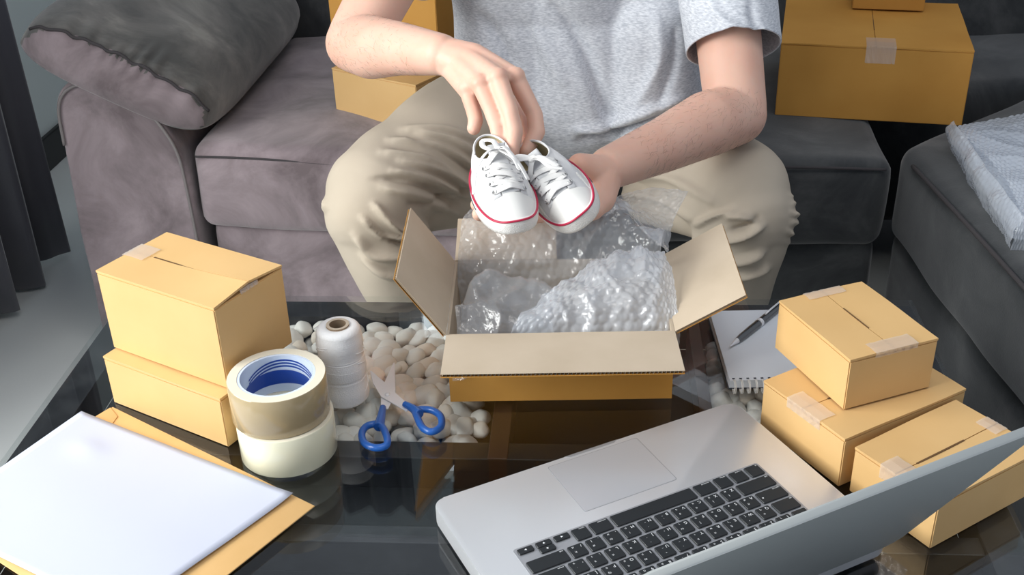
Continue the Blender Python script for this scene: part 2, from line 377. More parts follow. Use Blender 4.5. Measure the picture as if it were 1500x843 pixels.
for i in range(len(rows)-1):
    for j in range(len(pr)): k = (j+1) % len(pr); bm.faces.new((rows[i][j], rows[i][k], rows[i+1][k], rows[i+1][j]))
arm = sp(bmobj('arm', bm, S, sofa, True))
def piping(pts, r=.0028, name='seam', m=None): return sp(tube(name, catmull(pts, 6), r, m or M['seam'], sofa, 8))
piping([(p[0]*1+(.004 if i < 6 else -.004), 1.899, p[1]-(.006)) for i, p in enumerate(prof[2:12])], .003, 'arm_piping', M['stitch'])
def edge_pts(quad, z, inset, n=9, sag=None):
    out = []
    for i in range(n):
        f = .03+.94*i/(n-1); p = Vector(quad[0]).lerp(Vector(quad[1]), f); out.append((p.x, p.y+inset, z))
    return out
def stitches(pts, spacing=.0075, r=.0007, ln=.0045):
    bm = bmesh.new(); P_ = catmull(pts, 40); acc = 0
    for i in range(1, len(P_)):
        acc += (P_[i]-P_[i-1]).length
        if acc > spacing:
            acc = 0; t = (P_[i]-P_[i-1]).normalized()
            tube_bm(bm, [P_[i]-Vector((0, 0, ln/2)), P_[i]+Vector((0, 0, ln/2))], r, 4)
    o = bmobj('stitching', bm, M['stitch'], sofa); o['kind'] = 'stuff'; return sp(o)
piping([(.694, .84, -.004), (.687, 1.2, -.003), (.678, 1.5, -.003), (.672, 1.74, -.008)], .0035, 'chaise_piping')
piping([(.12, 1.796, -.016), (.3, 1.772, -.010), (.5, 1.752, -.010), (.63, 1.742, -.014)], .0026, 'front_seam')
piping([(-.56, 1.904, -.018), (-.45, 1.884, -.017), (-.30, 1.860, -.024), (-.15, 1.838, -.030)], .0022, 'front_seam')

# big arm cushion (slab tilted down towards the seat)
def arm_cushion():
    W_, L_, T_ = .365, .66, .150
    bm = bmesh.new(); nu, nv = 70, 90; top = []; bot = []
    ax = Vector((math.cos(R(31)), .05, -math.sin(R(31)))).normalized(); ay = Vector((.13, .99, .03)).normalized(); an = ax.cross(ay).normalized()
    if an.z < 0: an = -an
    O = Vector((-.838, 1.875, .212))
    for lay, arr, sg in ((0, top, 1), (1, bot, -1)):
        for j in range(nv+1):
            row = []
            for i in range(nu+1):
                u = -1+2*i/nu; v = -math.cos(math.pi*j/nv)*.35+(-1+2*j/nv)*.65 if j not in (0, nv) else (-1 if j == 0 else 1)
                sx = (1-abs(u)**3.2)**.5 if abs(u) < 1 else 0; sy = (1-abs(v)**11)**.36 if abs(v) < 1 else 0
                h = T_/2*sx*sy
                cu = (u*.5+.5)*W_; cv = (v*.5+.5)*L_
                if abs(u) > .9: pass
                # corners pulled in
                cu += -.02*u*abs(v)**6; cv += -.02*v*abs(u)**6
                p = O+ax*cu+ay*cv
                hh = sg*h+(.0 if sg > 0 else 0)
                if sg > 0:
                    e = max(0, 1-abs(v+1)/(.22+.09*math.sin(u*9)))                      # gathers along the front seam
                    hh += .0050*e*math.sin(u*38+3*math.sin(u*5)+(v+1)*6)*min(1, (v+1)/.03)*sx
                    hh += .006*noise.noise(Vector((u*2.2, v*2.6, 3)))*sx*sy
                else: hh *= .55
                p = p+an*hh
                row.append(p)
            arr.append(row)
    tv = [[bm.verts.new(p) for p in r_] for r_ in top]
    bv = [[tv[j][i] if i in (0, nu) or j in (0, nv) else bm.verts.new(bot[j][i]) for i in range(nu+1)] for j in range(nv+1)]
    for g in (tv, bv):
        for j in range(nv):
            for i in range(nu):
                try: bm.faces.new((g[j][i], g[j][i+1], g[j+1][i+1], g[j+1][i]))
                except ValueError: pass
    root = empty('arm_cushion', (-.66, 1.9, .12), 0, 'large puffy olive-grey suede cushion with gathered seam lying over the sofa arm', 'cushion')
    o = bmobj('cushion_cover', bm, [M['suede_pillow'], M['suede']], root, True); o.location = -Vector(root.location)
    for f in o.data.polygons:
        if f.normal.y < -.62: f.material_index = 1
    pts = [top[4][i]+an*.0015-ay*.0015 for i in range(2, nu-1, 3)]
    t = tube('seam', catmull(pts, 3), .0028, M['seam'], root, 6); t.location = -Vector(root.location)
    # vertical front panel under the seam
    return root
arm_cushion()

# ------------------------------------------------------------------ coffee table
TA = R(-4.45); TBL = Vector((-.5374, 1.3707, 0)); TW, TD = 1.065, .92
tb = empty('coffee_table', (TBL.x, TBL.y, 0), TA, 'black-framed coffee table with glass top over trays of white pebbles', 'table')
# local x to the right, local y negative toward the camera
prism('glass_top', [(0, -TD), (TW, -TD), (TW, 0), (0, 0)], -.008, 0, M['glass'], tb)
fw = .040
for d in ((0, fw, -TD, 0, -.055, -.0085), (TW-fw, TW, -TD, 0, -.055, -.0085), (fw, TW-fw, -fw, 0, -.055, -.0085), (fw, TW-fw, -TD, -TD+fw, -.055, -.0085)):
    box('frame_rail', d, M['frame'], tb, .001)
PX0, PX1, PY0 = .212, .532, -.304          # left pebble tray in table coordinates
QX0, QX1 = .785, .995
for d in ((PX0-.012, PX0, PY0, -fw, -.055, -.012), (PX1, PX1+.022, PY0-.03, -fw, -.055, -.012), (QX0-.015, QX0, PY0-.03, -fw, -.055, -.012), (QX1, QX1+.012, PY0-.03, -fw, -.055, -.012),
          (fw, TW-fw, PY0-.030, PY0, -.055, -.013)):
    box('tray_divider', d, M['wood'] if d[0] > .5 else M['black'], tb, .001)
box('tray_divider', (PX1+.1, QX0-.015, PY0-.062, PY0-.045, -.055, -.02), M['wood'], tb, .001)
box('crossbar', (fw, TW-fw, -.47, -.445, -.055, -.013), M['frame'], tb, .001)
box('tray_floor', (fw, TW-fw, -TD+fw, -fw, -.065, -.055), M['black'], tb)
for x in (.01, TW-.06):
    for y in (-TD+.01, -.06): box('leg', (x, x+.05, y, y+.05, FZ, -.055), M['frame'], tb, .003)
# pebbles
def pebble_mesh(k):
    bm = bmesh.new(); bmesh.ops.create_icosphere(bm, subdivisions=3, radius=1)
    rs = random.Random(k); sx, sy, sz = 1, rs.uniform(.66, .9), rs.uniform(.48, .7)
    for v in bm.verts:
        n = noise.noise(v.co*1.1+Vector((k*5, 0, 0)))*.22; v.co *= 1+n
        v.co.x *= sx; v.co.y *= sy; v.co.z *= sz
    me = bpy.data.meshes.new('pebble'); bm.to_mesh(me); bm.free(); me.materials.append(M['pebble'])
    me.polygons.foreach_set('use_smooth', [True]*len(me.polygons)); return me
PM = [pebble_mesh(k) for k in range(10)]
TM = Matrix.Translation(TBL) @ Matrix.Rotation(TA, 4, 'Z')
def pebbles(x0, x1, y0, y1, z, step, label, group, smin=.0125, smax=.0180):
    n = 0; j = 0; y = y0+.010
    while y < y1-.008:
        x = x0+.010+(j % 2)*step*.5
        while x < x1-.008:
            o = bpy.data.objects.new('pebble', random.choice(PM)); C.objects.link(o)
            s = random.uniform(smin, smax)
            o.location = TM @ Vector((min(max(x+random.uniform(-.3, .3)*step, x0+.011), x1-.011), min(max(y+random.uniform(-.3, .3)*step, y0+.011), y1-.011), z+random.uniform(-.004, .003)))
            o.scale = (s, s, s); o.rotation_euler = (random.uniform(-.35, .35), random.uniform(-.35, .35), random.uniform(0, 6.28))
            tag(o, label, 'pebble', group); x += step; n += 1
        y += step*.86; j += 1
    return n
n1 = pebbles(PX0, PX1, PY0, -fw, -.0235, .0236, 'smooth white pebble in the tray under the glass, by the scissors and spool', 'white pebbles in the left tray')
n2 = pebbles(QX0, QX1, PY0, PY0+.15, -.0235, .0235, 'smooth white pebble in the tray under the glass, between laptop and notebook', 'white pebbles in the right tray')
print('pebbles', n1, n2)
def pebble_bed(x0, x1, y0, y1, z, step):
    bm = bmesh.new(); y = y0+.016; base = bmesh.new(); bmesh.ops.create_icosphere(base, subdivisions=2, radius=1)
    tmp = bpy.data.meshes.new('t'); base.to_mesh(tmp); base.free()
    while y < y1-.01:
        x = x0+.016
        while x < x1-.01:
            s = random.uniform(.012, .015); k = len(bm.verts); bm.from_mesh(tmp); bm.verts.ensure_lookup_table()
            T = Matrix.Translation((x+random.uniform(-.004, .004), y+random.uniform(-.004, .004), z)) @ Matrix.Rotation(random.uniform(0, 6), 4, 'Z') @ Matrix.Diagonal((s, s*.8, s*.6, 1))
            bmesh.ops.transform(bm, matrix=T, verts=bm.verts[k:]); x += step
        y += step
    o = bmobj('pebble_bed', bm, M['pebble'], tb, True); o['kind'] = 'stuff'; return o
pebble_bed(PX0, PX1, PY0, -fw, -.041, .021); pebble_bed(QX0, QX1, PY0, -fw, -.041, .021)

# ------------------------------------------------------------------ cartons
def tape_strip(parent, x0, x1, y0, y1, W_, D_, H_, side, drop, name='tape'):
    """strip lying on the top that folds over one side; side in 'x0','x1','y0','y1' or None"""
    bm = bmesh.new(); e = .0007; n = 10
    top = H_+e
    pts = []
    def rough(k): return .0006*math.sin(k*2.1)+.0004*math.sin(k*5.3)
    if side in ('x0', 'x1'):
        xe = -e if side == 'x0' else W_+e; inner = x1 if side == 'x0' else x0
        prof = [(inner, top), ((inner+xe)/2, top+.0006), (xe, top), (xe, H_-drop*.5), (xe, H_-drop)]
        rows = [[bm.verts.new((x+(rough(k*3+j) if x == xe else rough(k+j)*.5), y0+(y1-y0)*k/n, z)) for k in range(n+1)] for j, (x, z) in enumerate(prof)]
    else:
        ye = -e if side == 'y0' else D_+e; inner = y1 if side == 'y0' else y0
        prof = [(inner, top), ((inner+ye)/2, top+.0006), (ye, top), (ye, H_-drop*.5), (ye, H_-drop)]
        rows = [[bm.verts.new((x0+(x1-x0)*k/n, y+(rough(k*3+j) if y == ye else rough(k+j)*.5), z)) for k in range(n+1)] for j, (y, z) in enumerate(prof)]
    for a in range(len(rows)-1):
        for k in range(n): bm.faces.new((rows[a][k], rows[a][k+1], rows[a+1][k+1], rows[a+1][k]))
    return bmobj(name, bm, M['tape_clear'], parent, False)
def carton(label, loc, ang_, W_, D_, H_, seam='x', tapes=(), m='kraft', lift=0, group='closed cardboard boxes', tilt=0, gap=.0011):
    root = empty('cardboard_box', loc, R(ang_), label, 'box', group)
    t = .0026; b = M[m]
    bm = bmesh.new(); add_box(bm, 0, W_, 0, D_, 0, H_-t-.0004)
    bmesh.ops.bevel(bm, geom=list(bm.edges), offset=.0012, segments=2, affect='EDGES')
    bmobj('box_body', bm, b, root)
    def flap(x0, x1, y0, y1, lv):
        bm = bmesh.new(); n = 12; z1 = H_; z0 = H_-t
        ax = 0 if seam == 'x' else 1
        def zl(x, y):
            if not lift: return .0005*math.sin(40*(x+y))
            u = x/W_; k = max(0, (u-.35)/.65)**1.6; v = 1-abs(y-D_/2)/(D_/2); return lift*k*v
        g = [[[bm.verts.new((x0+(x1-x0)*i/n, y0+(y1-y0)*j/n, zz+zl(x0+(x1-x0)*i/n, y0+(y1-y0)*j/n))) for j in range(n+1)] for i in range(n+1)] for zz in (z0, z1)]
        for k in range(2):
            for i in range(n):
                for j in range(n): bm.faces.new((g[k][i][j], g[k][i+1][j], g[k][i+1][j+1], g[k][i][j+1]))
        for i in range(n):
            for j in (0, n): bm.faces.new((g[0][i][j], g[0][i+1][j], g[1][i+1][j], g[1][i][j])); bm.faces.new((g[0][j][i], g[0][j][i+1], g[1][j][i+1], g[1][j][i]))
        return smooth_by_angle(bmobj('top_flap', bm, b, root), 30)
    if seam == 'x': flap(0, W_, 0, D_/2-gap/2, 1); flap(0, W_, D_/2+gap/2, D_, 1)
    else: flap(0, W_/2-gap/2, 0, D_, 1); flap(W_/2+gap/2, W_, 0, D_, 1)
    # dark strip standing in for the shade in the gap between the flaps
    if seam == 'x': box('slot_shade_strip', (W_*.2, W_*.66, D_/2-gap*.9, D_/2+gap*.9, H_-.0005, H_+.0003), M['slot_shade'], root)
    else: box('slot_shade_strip', (W_/2-gap*.6, W_/2+gap*.6, D_*.34, D_*.68, H_-.0005, H_+.0003), M['slot_shade'], root)
    for tp in tapes: tape_strip(root, *tp[:4], W_, D_, H_+(.0006), tp[4], tp[5])
    return root
# left stack.  local x along the long near face, local y away from the camera
carton('low cardboard box at the bottom of the left stack, under the taller box', (-.3182-.181*math.cos(R(-31.6)), 1.0152-.181*math.sin(R(-31.6)), 0), -31.6, .181, .110, .0645, 'x')
carton('tall cardboard box with slightly lifted top flaps, on top of the left stack', (-.3125-.178*math.cos(R(-31.6)), 1.0325-.178*math.sin(R(-31.6)), .066), -31.6, .178, .108, .102, 'x',
       [(.150, .178, .040, .068, 'x1', .004), (0, .03, .040, .070, 'x0', .012)], lift=.006)
# right stack
carton('cardboard box lying beneath the top box of the right stack, taped along its left edge', (.3285, .915, 0), 28.2, .171, .124, .0610, 'x', [(0, .02, .035, .085, 'x0', .012)])
carton('small cardboard box resting askew on top of the right stack, beside the pen', (.3395, .9625, .0622), 19.8, .108, .132, .0620, 'y', [(.03, .082, 0, .018, 'y0', .006), (.03, .078, .118, .132, 'y1', .006)])
carton('cardboard box half hidden behind the raised laptop lid, nearest the right edge', (.3905, .8195, 0), 30.6, .148, .104, .056, 'x', [(0, .022, .02, .07, 'x0', .016), (.13, .148, .04, .065, 'x1', .012)])
# boxes on the sofa
carton('small cardboard box on the sofa seat left of the man, under another box', (-.3205, 2.040, .008), -34.7, .197, .15, .086, 'x', m='kraft')
carton('cardboard box at the top of the pair on the sofa behind the bent elbow', (-.318, 2.070, .0955), -20, .212, .17, .16, 'x', m='kraft_deep')
carton('large deep-orange cardboard box on the sofa right of the man', (.4885, 1.957, .006), -14.5, .322, .30, .135, 'y', [(.145, .195, 0, .05, 'y0', .03)], m='kraft_deep')
carton('small cardboard box lying on the back of the large box on the sofa', (.665, 2.145, .144), -14.5, .13, .12, .06, 'x', m='kraft_deep')

# open box in the middle
OB = empty('open_cardboard_box', (-.0755, 1.0895, 0), R(-1.6), 'open cardboard box with four spread flaps in the middle of the glass table', 'box')
W_, D_, H_, T_ = .256, .178, .09, .0032
def wall(name, d): return box(name, d, [M['kraft_deep'], M['kraft_in']], OB)
def two_sided(name, d, inner_axis, inner_sign):
    o = wall(name, d)
    for f in o.data.polygons:
        n = f.normal
        if n[inner_axis]*inner_sign > .5 or n.z > .5: f.material_index = 1
    return o
two_sided('front_wall', (0, W_, 0, T_, 0, H_), 1, 1); two_sided('back_wall', (0, W_, D_-T_, D_, 0, H_), 1, -1)
two_sided('side_wall', (0, T_, T_, D_-T_, 0, H_), 0, 1); two_sided('side_wall', (W_-T_, W_, T_, D_-T_, 0, H_), 0, -1)
two_sided('bottom_panel', (T_, W_-T_, T_, D_-T_, .0005, T_), 2, 1)
def open_flap(width, length, flare0=.0, flare1=.0, crease=True):
    """two liners with a fluted medium between; local x along hinge, y outward, z = inner face up"""
    bm = bmesh.new(); t = .0042; l = .0005; n = int(width/.0042)
    def quadbox(z0, z1, mi):
        v = [bm.verts.new(p) for p in ((0, 0, z0), (width, 0, z0), (width+flare1, length, z0), (-flare0, length, z0), (0, 0, z1), (width, 0, z1), (width+flare1, length, z1), (-flare0, length, z1))]
        for q in ((3, 2, 1, 0), (4, 5, 6, 7), (0, 1, 5, 4), (1, 2, 6, 5), (2, 3, 7, 6), (3, 0, 4, 7)):
            bm.faces.new([v[i] for i in q]).material_index = mi
    quadbox(-t, -t+l, 0); quadbox(-l, 0, 1)
    pr_ = [0, 0]; A = []; B = []; m = n*6
    for i in range(m+1):
        f = i/m; z = -t/2+(t/2-l)*math.sin(2*math.pi*n*f)
        A.append(bm.verts.new((width*f, 0, z))); B.append(bm.verts.new((-flare0+(width+flare0+flare1)*f, length-.0004, z)))
    for i in range(m): bm.faces.new((A[i], A[i+1], B[i+1], B[i])).material_index = 2
    return bm
def place_flap(bm, name, hinge, xdir, out, angle):
    o3 = Vector(out)*math.cos(R(angle))+Vector((0, 0, 1))*math.sin(R(angle)); x3 = Vector(xdir); z3 = x3.cross(o3)
    inner_up = z3
    Mx = Matrix(((x3.x, o3.x, z3.x, hinge[0]), (x3.y, o3.y, z3.y, hinge[1]), (x3.z, o3.z, z3.z, hinge[2]), (0, 0, 0, 1)))
    bmesh.ops.transform(bm, matrix=Mx, verts=bm.verts)
    me = bpy.data.meshes.new(name); bm.to_mesh(me); bm.free(); return link(name, me, [M['kraft_deep'], M['kraft_in'], M['flute']], OB)
FLP = .09
place_flap(open_flap(W_, .0905), 'front_flap', (W_, 0, H_+.001), (-1, 0, 0), (0, -1, 0), 4.5)
place_flap(open_flap(.128, .086), 'back_flap', (0, D_, H_+.001), (1, 0, 0), (0, 1, 0), 12)
place_flap(open_flap(D_, FLP), 'side_flap', (0, 0, H_+.001), (0, 1, 0), (-1, 0, 0), 56)
place_flap(open_flap(D_, .088), 'side_flap', (W_, D_, H_+.001), (0, -1, 0), (1, 0, 0), 31)

# ------------------------------------------------------------------ bubble wrap
def surf_grid(ctrl, nu, nv):
    """Catmull-Rom surface through a grid of control points -> rows of points"""
    rows = [catmull(r_, nu) for r_ in ctrl]
    cols = list(zip(*rows)); out = [catmull(list(c), nv) for c in cols]
    return [list(r_) for r_ in zip(*out)]
def wrap_sheet(name, ctrl, size, mat_, parent=None, step=.0017, bub=.0105, h=.0032, crumple=.004, cs=18, seed=0, fine=.0012, jag=0):
    """size = (width, length) of the sheet in metres"""
    nr, nc = len(ctrl), len(ctrl[0])
    nu = max(2, int(size[0]/step/(nc-1))); nv = max(2, int(size[1]/step/(nr-1)))
    G = surf_grid(ctrl, nu, nv); bm = bmesh.new(); nR, nC = len(G), len(G[0]); so = Vector((seed*3.1, seed*1.7, seed))
    V = []
    for j in range(nR):
        row = []
        for i in range(nC):
            p = G[j][i]
            a = G[j][min(i+1, nC-1)]-G[j][max(i-1, 0)]; b = G[min(j+1, nR-1)][i]-G[max(j-1, 0)][i]
            n = a.cross(b); n = n.normalized() if n.length > 1e-12 else Vector((0, 0, 1))
            u = i/(nC-1)*size[0]; v = j/(nR-1)*size[1]
            k = round(v/(bub*.866)); uo = (k % 2)*bub*.5; kk = round((u-uo)/bub)
            du = u-uo-kk*bub; dv = v-k*bub*.866; d2 = (du*du+dv*dv)/(bub*.44)**2
            dome = h*math.sqrt(max(0, 1-d2)) if d2 < 1 else 0
            r1 = 1-2*abs(noise.noise(p*cs+so)); r2 = noise.noise(p*cs*3.3+so)
            q = p+n*(dome*(.6+.4*noise.noise(Vector((kk*1.3, k*1.7, seed))))+crumple*r1+fine*r2)+Vector((noise.noise(p*cs*.8+so), noise.noise(p*cs*.8-so), 0))*crumple*.7
            row.append(bm.verts.new(q))
        V.append(row)
    for j in range(nR-1):
        for i in range(nC-1): bm.faces.new((V[j][i], V[j][i+1], V[j+1][i+1], V[j+1][i]))
    return bmobj(name, bm, mat_, parent, True)
# sheet lining the back of the box and thrown back over the flap and the knee
c1 = [[(-.066, 1.150, .012), (0, 1.150, .008), (.07, 1.150, .008), (.13, 1.15, .008), (.178, 1.152, .012)],
      [(-.066, 1.235, .012), (0, 1.232, .010), (.07, 1.232, .010), (.13, 1.235, .010), (.178, 1.235, .014)],
      [(-.066, 1.250, .070), (0, 1.245, .060), (.07, 1.245, .060), (.13, 1.24, .065), (.178, 1.24, .075)],
      [(-.066, 1.275, .112), (0, 1.275, .115), (.065, 1.275, .118), (.13, 1.275, .120), (.190, 1.262, .120)],
      [(-.058, 1.325, .124), (.005, 1.325, .126), (.07, 1.325, .128), (.14, 1.325, .136), at(975, 372, 1.315)],
      [(-.035, 1.352, .130), (.02, 1.352, .131), at(855, 322, 1.35), at(915, 312, 1.365), at(988, 322, 1.375)],
      [(-.020, 1.362, .131), (.03, 1.365, .132), at(872, 296, 1.372), at(935, 280, 1.40), at(1006, 282, 1.41)]]
tag(wrap_sheet('bubble_wrap', c1, (.27, .33), M['wrap'], None, seed=1, crumple=.006, cs=26, fine=.0028, h=.0018, step=.0015), 'clear bubble wrap sheet lining the open box and thrown back toward the knee', 'bubble wrap')
# folded sheet standing in the right front of the box
c2 = [[(-.02, 1.105, .035), (.04, 1.105, .04), (.11, 1.105, .045), (.17, 1.108, .05), (.188, 1.11, .05)],
      [(.00, 1.112, .085), (.045, 1.115, .092), (.11, 1.115, .096), (.165, 1.115, .094), (.188, 1.118, .09)],
      [(.03, 1.145, .095), (.065, 1.15, .110), (.11, 1.155, .116), (.165, 1.155, .112), (.188, 1.155, .104)],
      [(.075, 1.185, .098), (.095, 1.195, .112), (.125, 1.205, .124), (.160, 1.21, .126), (.186, 1.205, .112)],
      [(.10, 1.20, .06), (.115, 1.215, .07), (.135, 1.225, .08), (.160, 1.228, .08), (.180, 1.222, .07)]]
tag(wrap_sheet('bubble_wrap', c2, (.20, .17), M['wrap_dense'], None, seed=2, crumple=.006, cs=30, fine=.0030, h=.0024, bub=.009, step=.0013), 'whitish folded bubble wrap heaped in the front right of the open box', 'bubble wrap')
c3 = [[(-.068, 1.100, .03), (-.03, 1.100, .035), (.01, 1.100, .035), (.05, 1.10, .03)],
      [(-.066, 1.108, .088), (-.035, 1.108, .090), (.00, 1.108, .088), (.045, 1.108, .086)],
      [(-.064, 1.135, .098), (-.035, 1.14, .104), (-.002, 1.145, .108), (.05, 1.145, .098)],
      [(-.056, 1.155, .095), (-.020, 1.172, .118), (.010, 1.168, .106), (.06, 1.17, .092)],
      [(-.054, 1.165, .05), (-.020, 1.185, .06), (.01, 1.18, .06), (.06, 1.18, .05)]]
tag(wrap_sheet('air_cushion_film', c3, (.13, .13), M['wrap_clear'], None, seed=5, h=0, bub=.03, crumple=.011, cs=26, fine=.002), 'crumpled clear plastic film in the front left of the open box', 'packing film')
# folded pack on the chaise
def folded_pack():
    root = empty('bubble_wrap', (.86, 1.62, .0), 0, 'folded pack of pale bubble wrap lying on the chaise at the right edge', 'bubble wrap')
    for k in range(4):
        z = .012+.011*k; s = .006*k
        c = [[(.708+s, 1.425+s, z-.004), (.80, 1.42, z), (.92, 1.415, z), (1.03, 1.42, z-.003)],
             [(.722+s, 1.54, z), (.81, 1.54, z+.006), (.93, 1.54, z+.006), (1.04, 1.54, z)],
             [(.738+s*.5, 1.67, z), (.83, 1.67, z+.007), (.94, 1.67, z+.007), (1.05, 1.67, z)],
             [(.752-s*.3, 1.795-s, z-.002), (.85, 1.81, z), (.95, 1.815, z), (1.06, 1.82, z)]]
        o = wrap_sheet('folded_layer', c, (.32, .40), M['wrap_dense'], root, step=.0026, seed=10+k, crumple=.006, cs=14, h=.003, bub=.012)
        o.location = -Vector(root.location)
    c = [[(.705, 1.420, -.002), (.80, 1.413, -.001), (1.03, 1.413, 0)], [(.704, 1.415, .03), (.80, 1.408, .03), (1.03, 1.41, .03)], [(.714, 1.425, .05), (.80, 1.42, .052), (1.03, 1.42, .05)]]
    o = wrap_sheet('folded_edge', c, (.32, .05), M['wrap_dense'], root, step=.0026, seed=20, crumple=.004, h=.003); o.location = -Vector(root.location)
    c = [[(.705, 1.420, -.002), (.72, 1.60, -.001), (.748, 1.795, 0)], [(.702, 1.418, .03), (.712, 1.60, .03), (.742, 1.80, .03)], [(.716, 1.425, .05), (.728, 1.60, .052), (.75, 1.795, .05)]]
    o = wrap_sheet('folded_edge', c, (.38, .05), M['wrap_dense'], root, step=.0026, seed=21, crumple=.004, h=.003); o.location = -Vector(root.location)
folded_pack()

# ------------------------------------------------------------------ envelope and paper
ev = empty('kraft_envelope', (-.2084, .9087, .0012), R(180-35.8), 'large kraft envelope with a folded flap, lying under the white paper', 'envelope')
prism('envelope_body', [(0, 0), (.322, 0), (.322, .229), (0, .229)], 0, .0016, M['envelope'], ev, .0005)
prism('envelope_flap', [(.322, .003), (.322, .226), (.300, .216), (.290, .20), (.290, .03), (.300, .010)], .0018, .0026, M['envelope'], ev, .0003)
def sheet(name, c, z, mat_, label, cat, curl=0):
    bm = bmesh.new(); n = 30; V = []
    for j in range(n+1):
        row = []
        for i in range(n+1):
            u, v = i/n, j/n
            p = Vector(c[0]).lerp(Vector(c[1]), u).lerp(Vector(c[3]).lerp(Vector(c[2]), u), v)
            zz = z+.0012*noise.noise(Vector((u*2.5, v*2.5, 1)))+.0012
            zz += curl*max(0, u-.9)*10*max(0, 1-v*8)**2 + .003*math.exp(-((u-.2)**2+(v-.22)**2)/.004)
            row.append(bm.verts.new((p.x, p.y, zz)))
        V.append(row)
    for j in range(n):
        for i in range(n): bm.faces.new((V[j][i], V[j][i+1], V[j+1][i+1], V[j+1][i]))
    o = bmobj(name, bm, mat_, None, True); m = o.modifiers.new('s', 'SOLIDIFY'); m.thickness = .0002; return tag(o, label, cat)
sheet('paper_sheet', [(-.5017, 1.0853), (-.2323, .9238), (-.3615, .7596), (-.6025, .901)], .0050, M['paper'], 'blank white sheet of paper lying on the kraft envelope at lower left', 'paper', .002)

# ------------------------------------------------------------------ packing tape rolls, twine spool
def tape_roll(loc, label, m, w=.047, ro=.0525, ri=.0385, printed=False):
    r = empty('tape_roll', loc, R(20), label, 'tape')
    lathe('tape_winding', [(ri+.003, 0), (ro-.0008, 0), (ro, .001), (ro, w-.001), (ro-.0008, w), (ri+.003, w)], [M[m], M['tape_side']], r, 96, [1, 0, 0, 0, 1, 1])
    core = lathe('paper_core', [(ri, 0), (ri+.0028, 0), (ri+.0028, w-.0004), (ri, w-.0004)], [M['core_white'] if printed else M['tape_cream']], r, 96)
    if printed:
        # printed blue field with pale arcs on the inner wall (far side)
        def band(a0, a1, f0, f1, nm='blue_print', m_='core_blue', off=.0003):
            bm = bmesh.new(); n = 40; A = []; B = []
            for i in range(n+1):
                t = i/n; a = R(a0+(a1-a0)*t); rr = ri-off
                A.append(bm.verts.new((rr*math.cos(a), rr*math.sin(a), max(.0005, min(w-.0006, f0(t)*w))))); B.append(bm.verts.new((rr*math.cos(a), rr*math.sin(a), max(.0005, min(w-.0006, f1(t)*w)))))
            for i in range(n): bm.faces.new((A[i], A[i+1], B[i+1], B[i]))
            return bmobj(nm, bm, M[m_], r, True)
        arc = lambda k, q: (lambda t: k-q*(2*t-1)**2)
        band(-10, 170, arc(.22, .0), arc(.60, .22))
        for k in (.68, .76, .84): band(0, 135, arc(k, .25), arc(k+.045, .25))
    return r
tape_roll((-.2500, 1.0105, 0), 'cream clear packing tape roll, lower of the two stacked rolls', 'tape_cream')
tape_roll((-.2535, 1.0145, .0475), 'tan packing tape roll with blue printed core, on top of the cream roll', 'tape_tan', printed=True)
sp_ = empty('twine_spool', (-.1985, 1.106, 0), 0, 'tall spool of white twine standing behind the tape rolls', 'spool')
bm = bmesh.new(); prof = []
hz = .099
for i in range(80):
    f = i/79; z = .004+f*(hz-.010); rr = .0275-.0018*f+.0002*math.sin(f*210)+.0006*math.sin(f*17)
    if abs(f-.33) < .012 or abs(f-.62) < .01: rr -= .0008
    prof.append((rr, z))
prof = [(.011, .0), (.024, .0)]+prof+[(.0235, hz-.003), (.020, hz-.0005), (.0125, hz-.001), (.011, hz-.002)]
lathe('twine_winding', prof, M['twine'], sp_, 72)
lathe('cardboard_core', [(.0095, .0), (.0130, .0), (.0130, hz+.0012), (.0095, hz+.0012)], [M['core_card'], M['core_face']], sp_, 48, [0, 0, 1, 0])
bm = bmesh.new()
for k in range(14):
    a0 = random.uniform(0, 6.28); sl = random.uniform(-.05, .05); z0 = random.uniform(.01, .078)
    tube_bm(bm, [((.0278-.0018*z0/.11)*math.cos(a0+t*.25), (.0278-.0018*z0/.11)*math.sin(a0+t*.25), z0+sl*t*.06) for t in range(0, 9)], .0005, 5)
o = bmobj('loose_strands', bm, M['twine'], sp_, True); o['kind'] = 'stuff'

# ------------------------------------------------------------------ scissors
sr = empty('scissors', (-.1405, 1.094, .003), 0, 'open scissors with blue plastic handles lying on the glass above the pebbles', 'scissors')
def L2(p): return (p[0]+.1405, p[1]-1.094)
def blade(tip, piv, tail, w0, z0, name='blade'):
    t = Vector(L2(tip)); p = Vector(L2(piv)); q = Vector(L2(tail)); d = (t-p).normalized(); n = Vector((-d.y, d.x)); e = (q-p).normalized(); ne = Vector((-e.y, e.x))
    out = [t-n*.001, p-n*w0*.5+d*.012, p-n*w0*.55, q+ne*w0*.28, q-ne*w0*.28, p+n*w0*.5, p+n*w0*.42+d*.03, t+n*.0008]
    return prism(name, [(v.x, v.y) for v in out], z0, z0+.0014, M['steel'], sr, .0004, None, 1)
PV = onz(568, 580, .005); blade(onz(543, 545, .005), PV, onz(600, 602, .005), .0165, .0022); blade(onz(577, 532, .004), PV, onz(563, 600, .004), .0155, .0004)
lathe('pivot_screw', [(0, .0036), (.0032, .0036), (.0032, .0046), (.0024, .0052), (0, .0052)], M['steel'], sr, 20, closed=False).location = (PV.x+.1405, PV.y-1.094, 0)
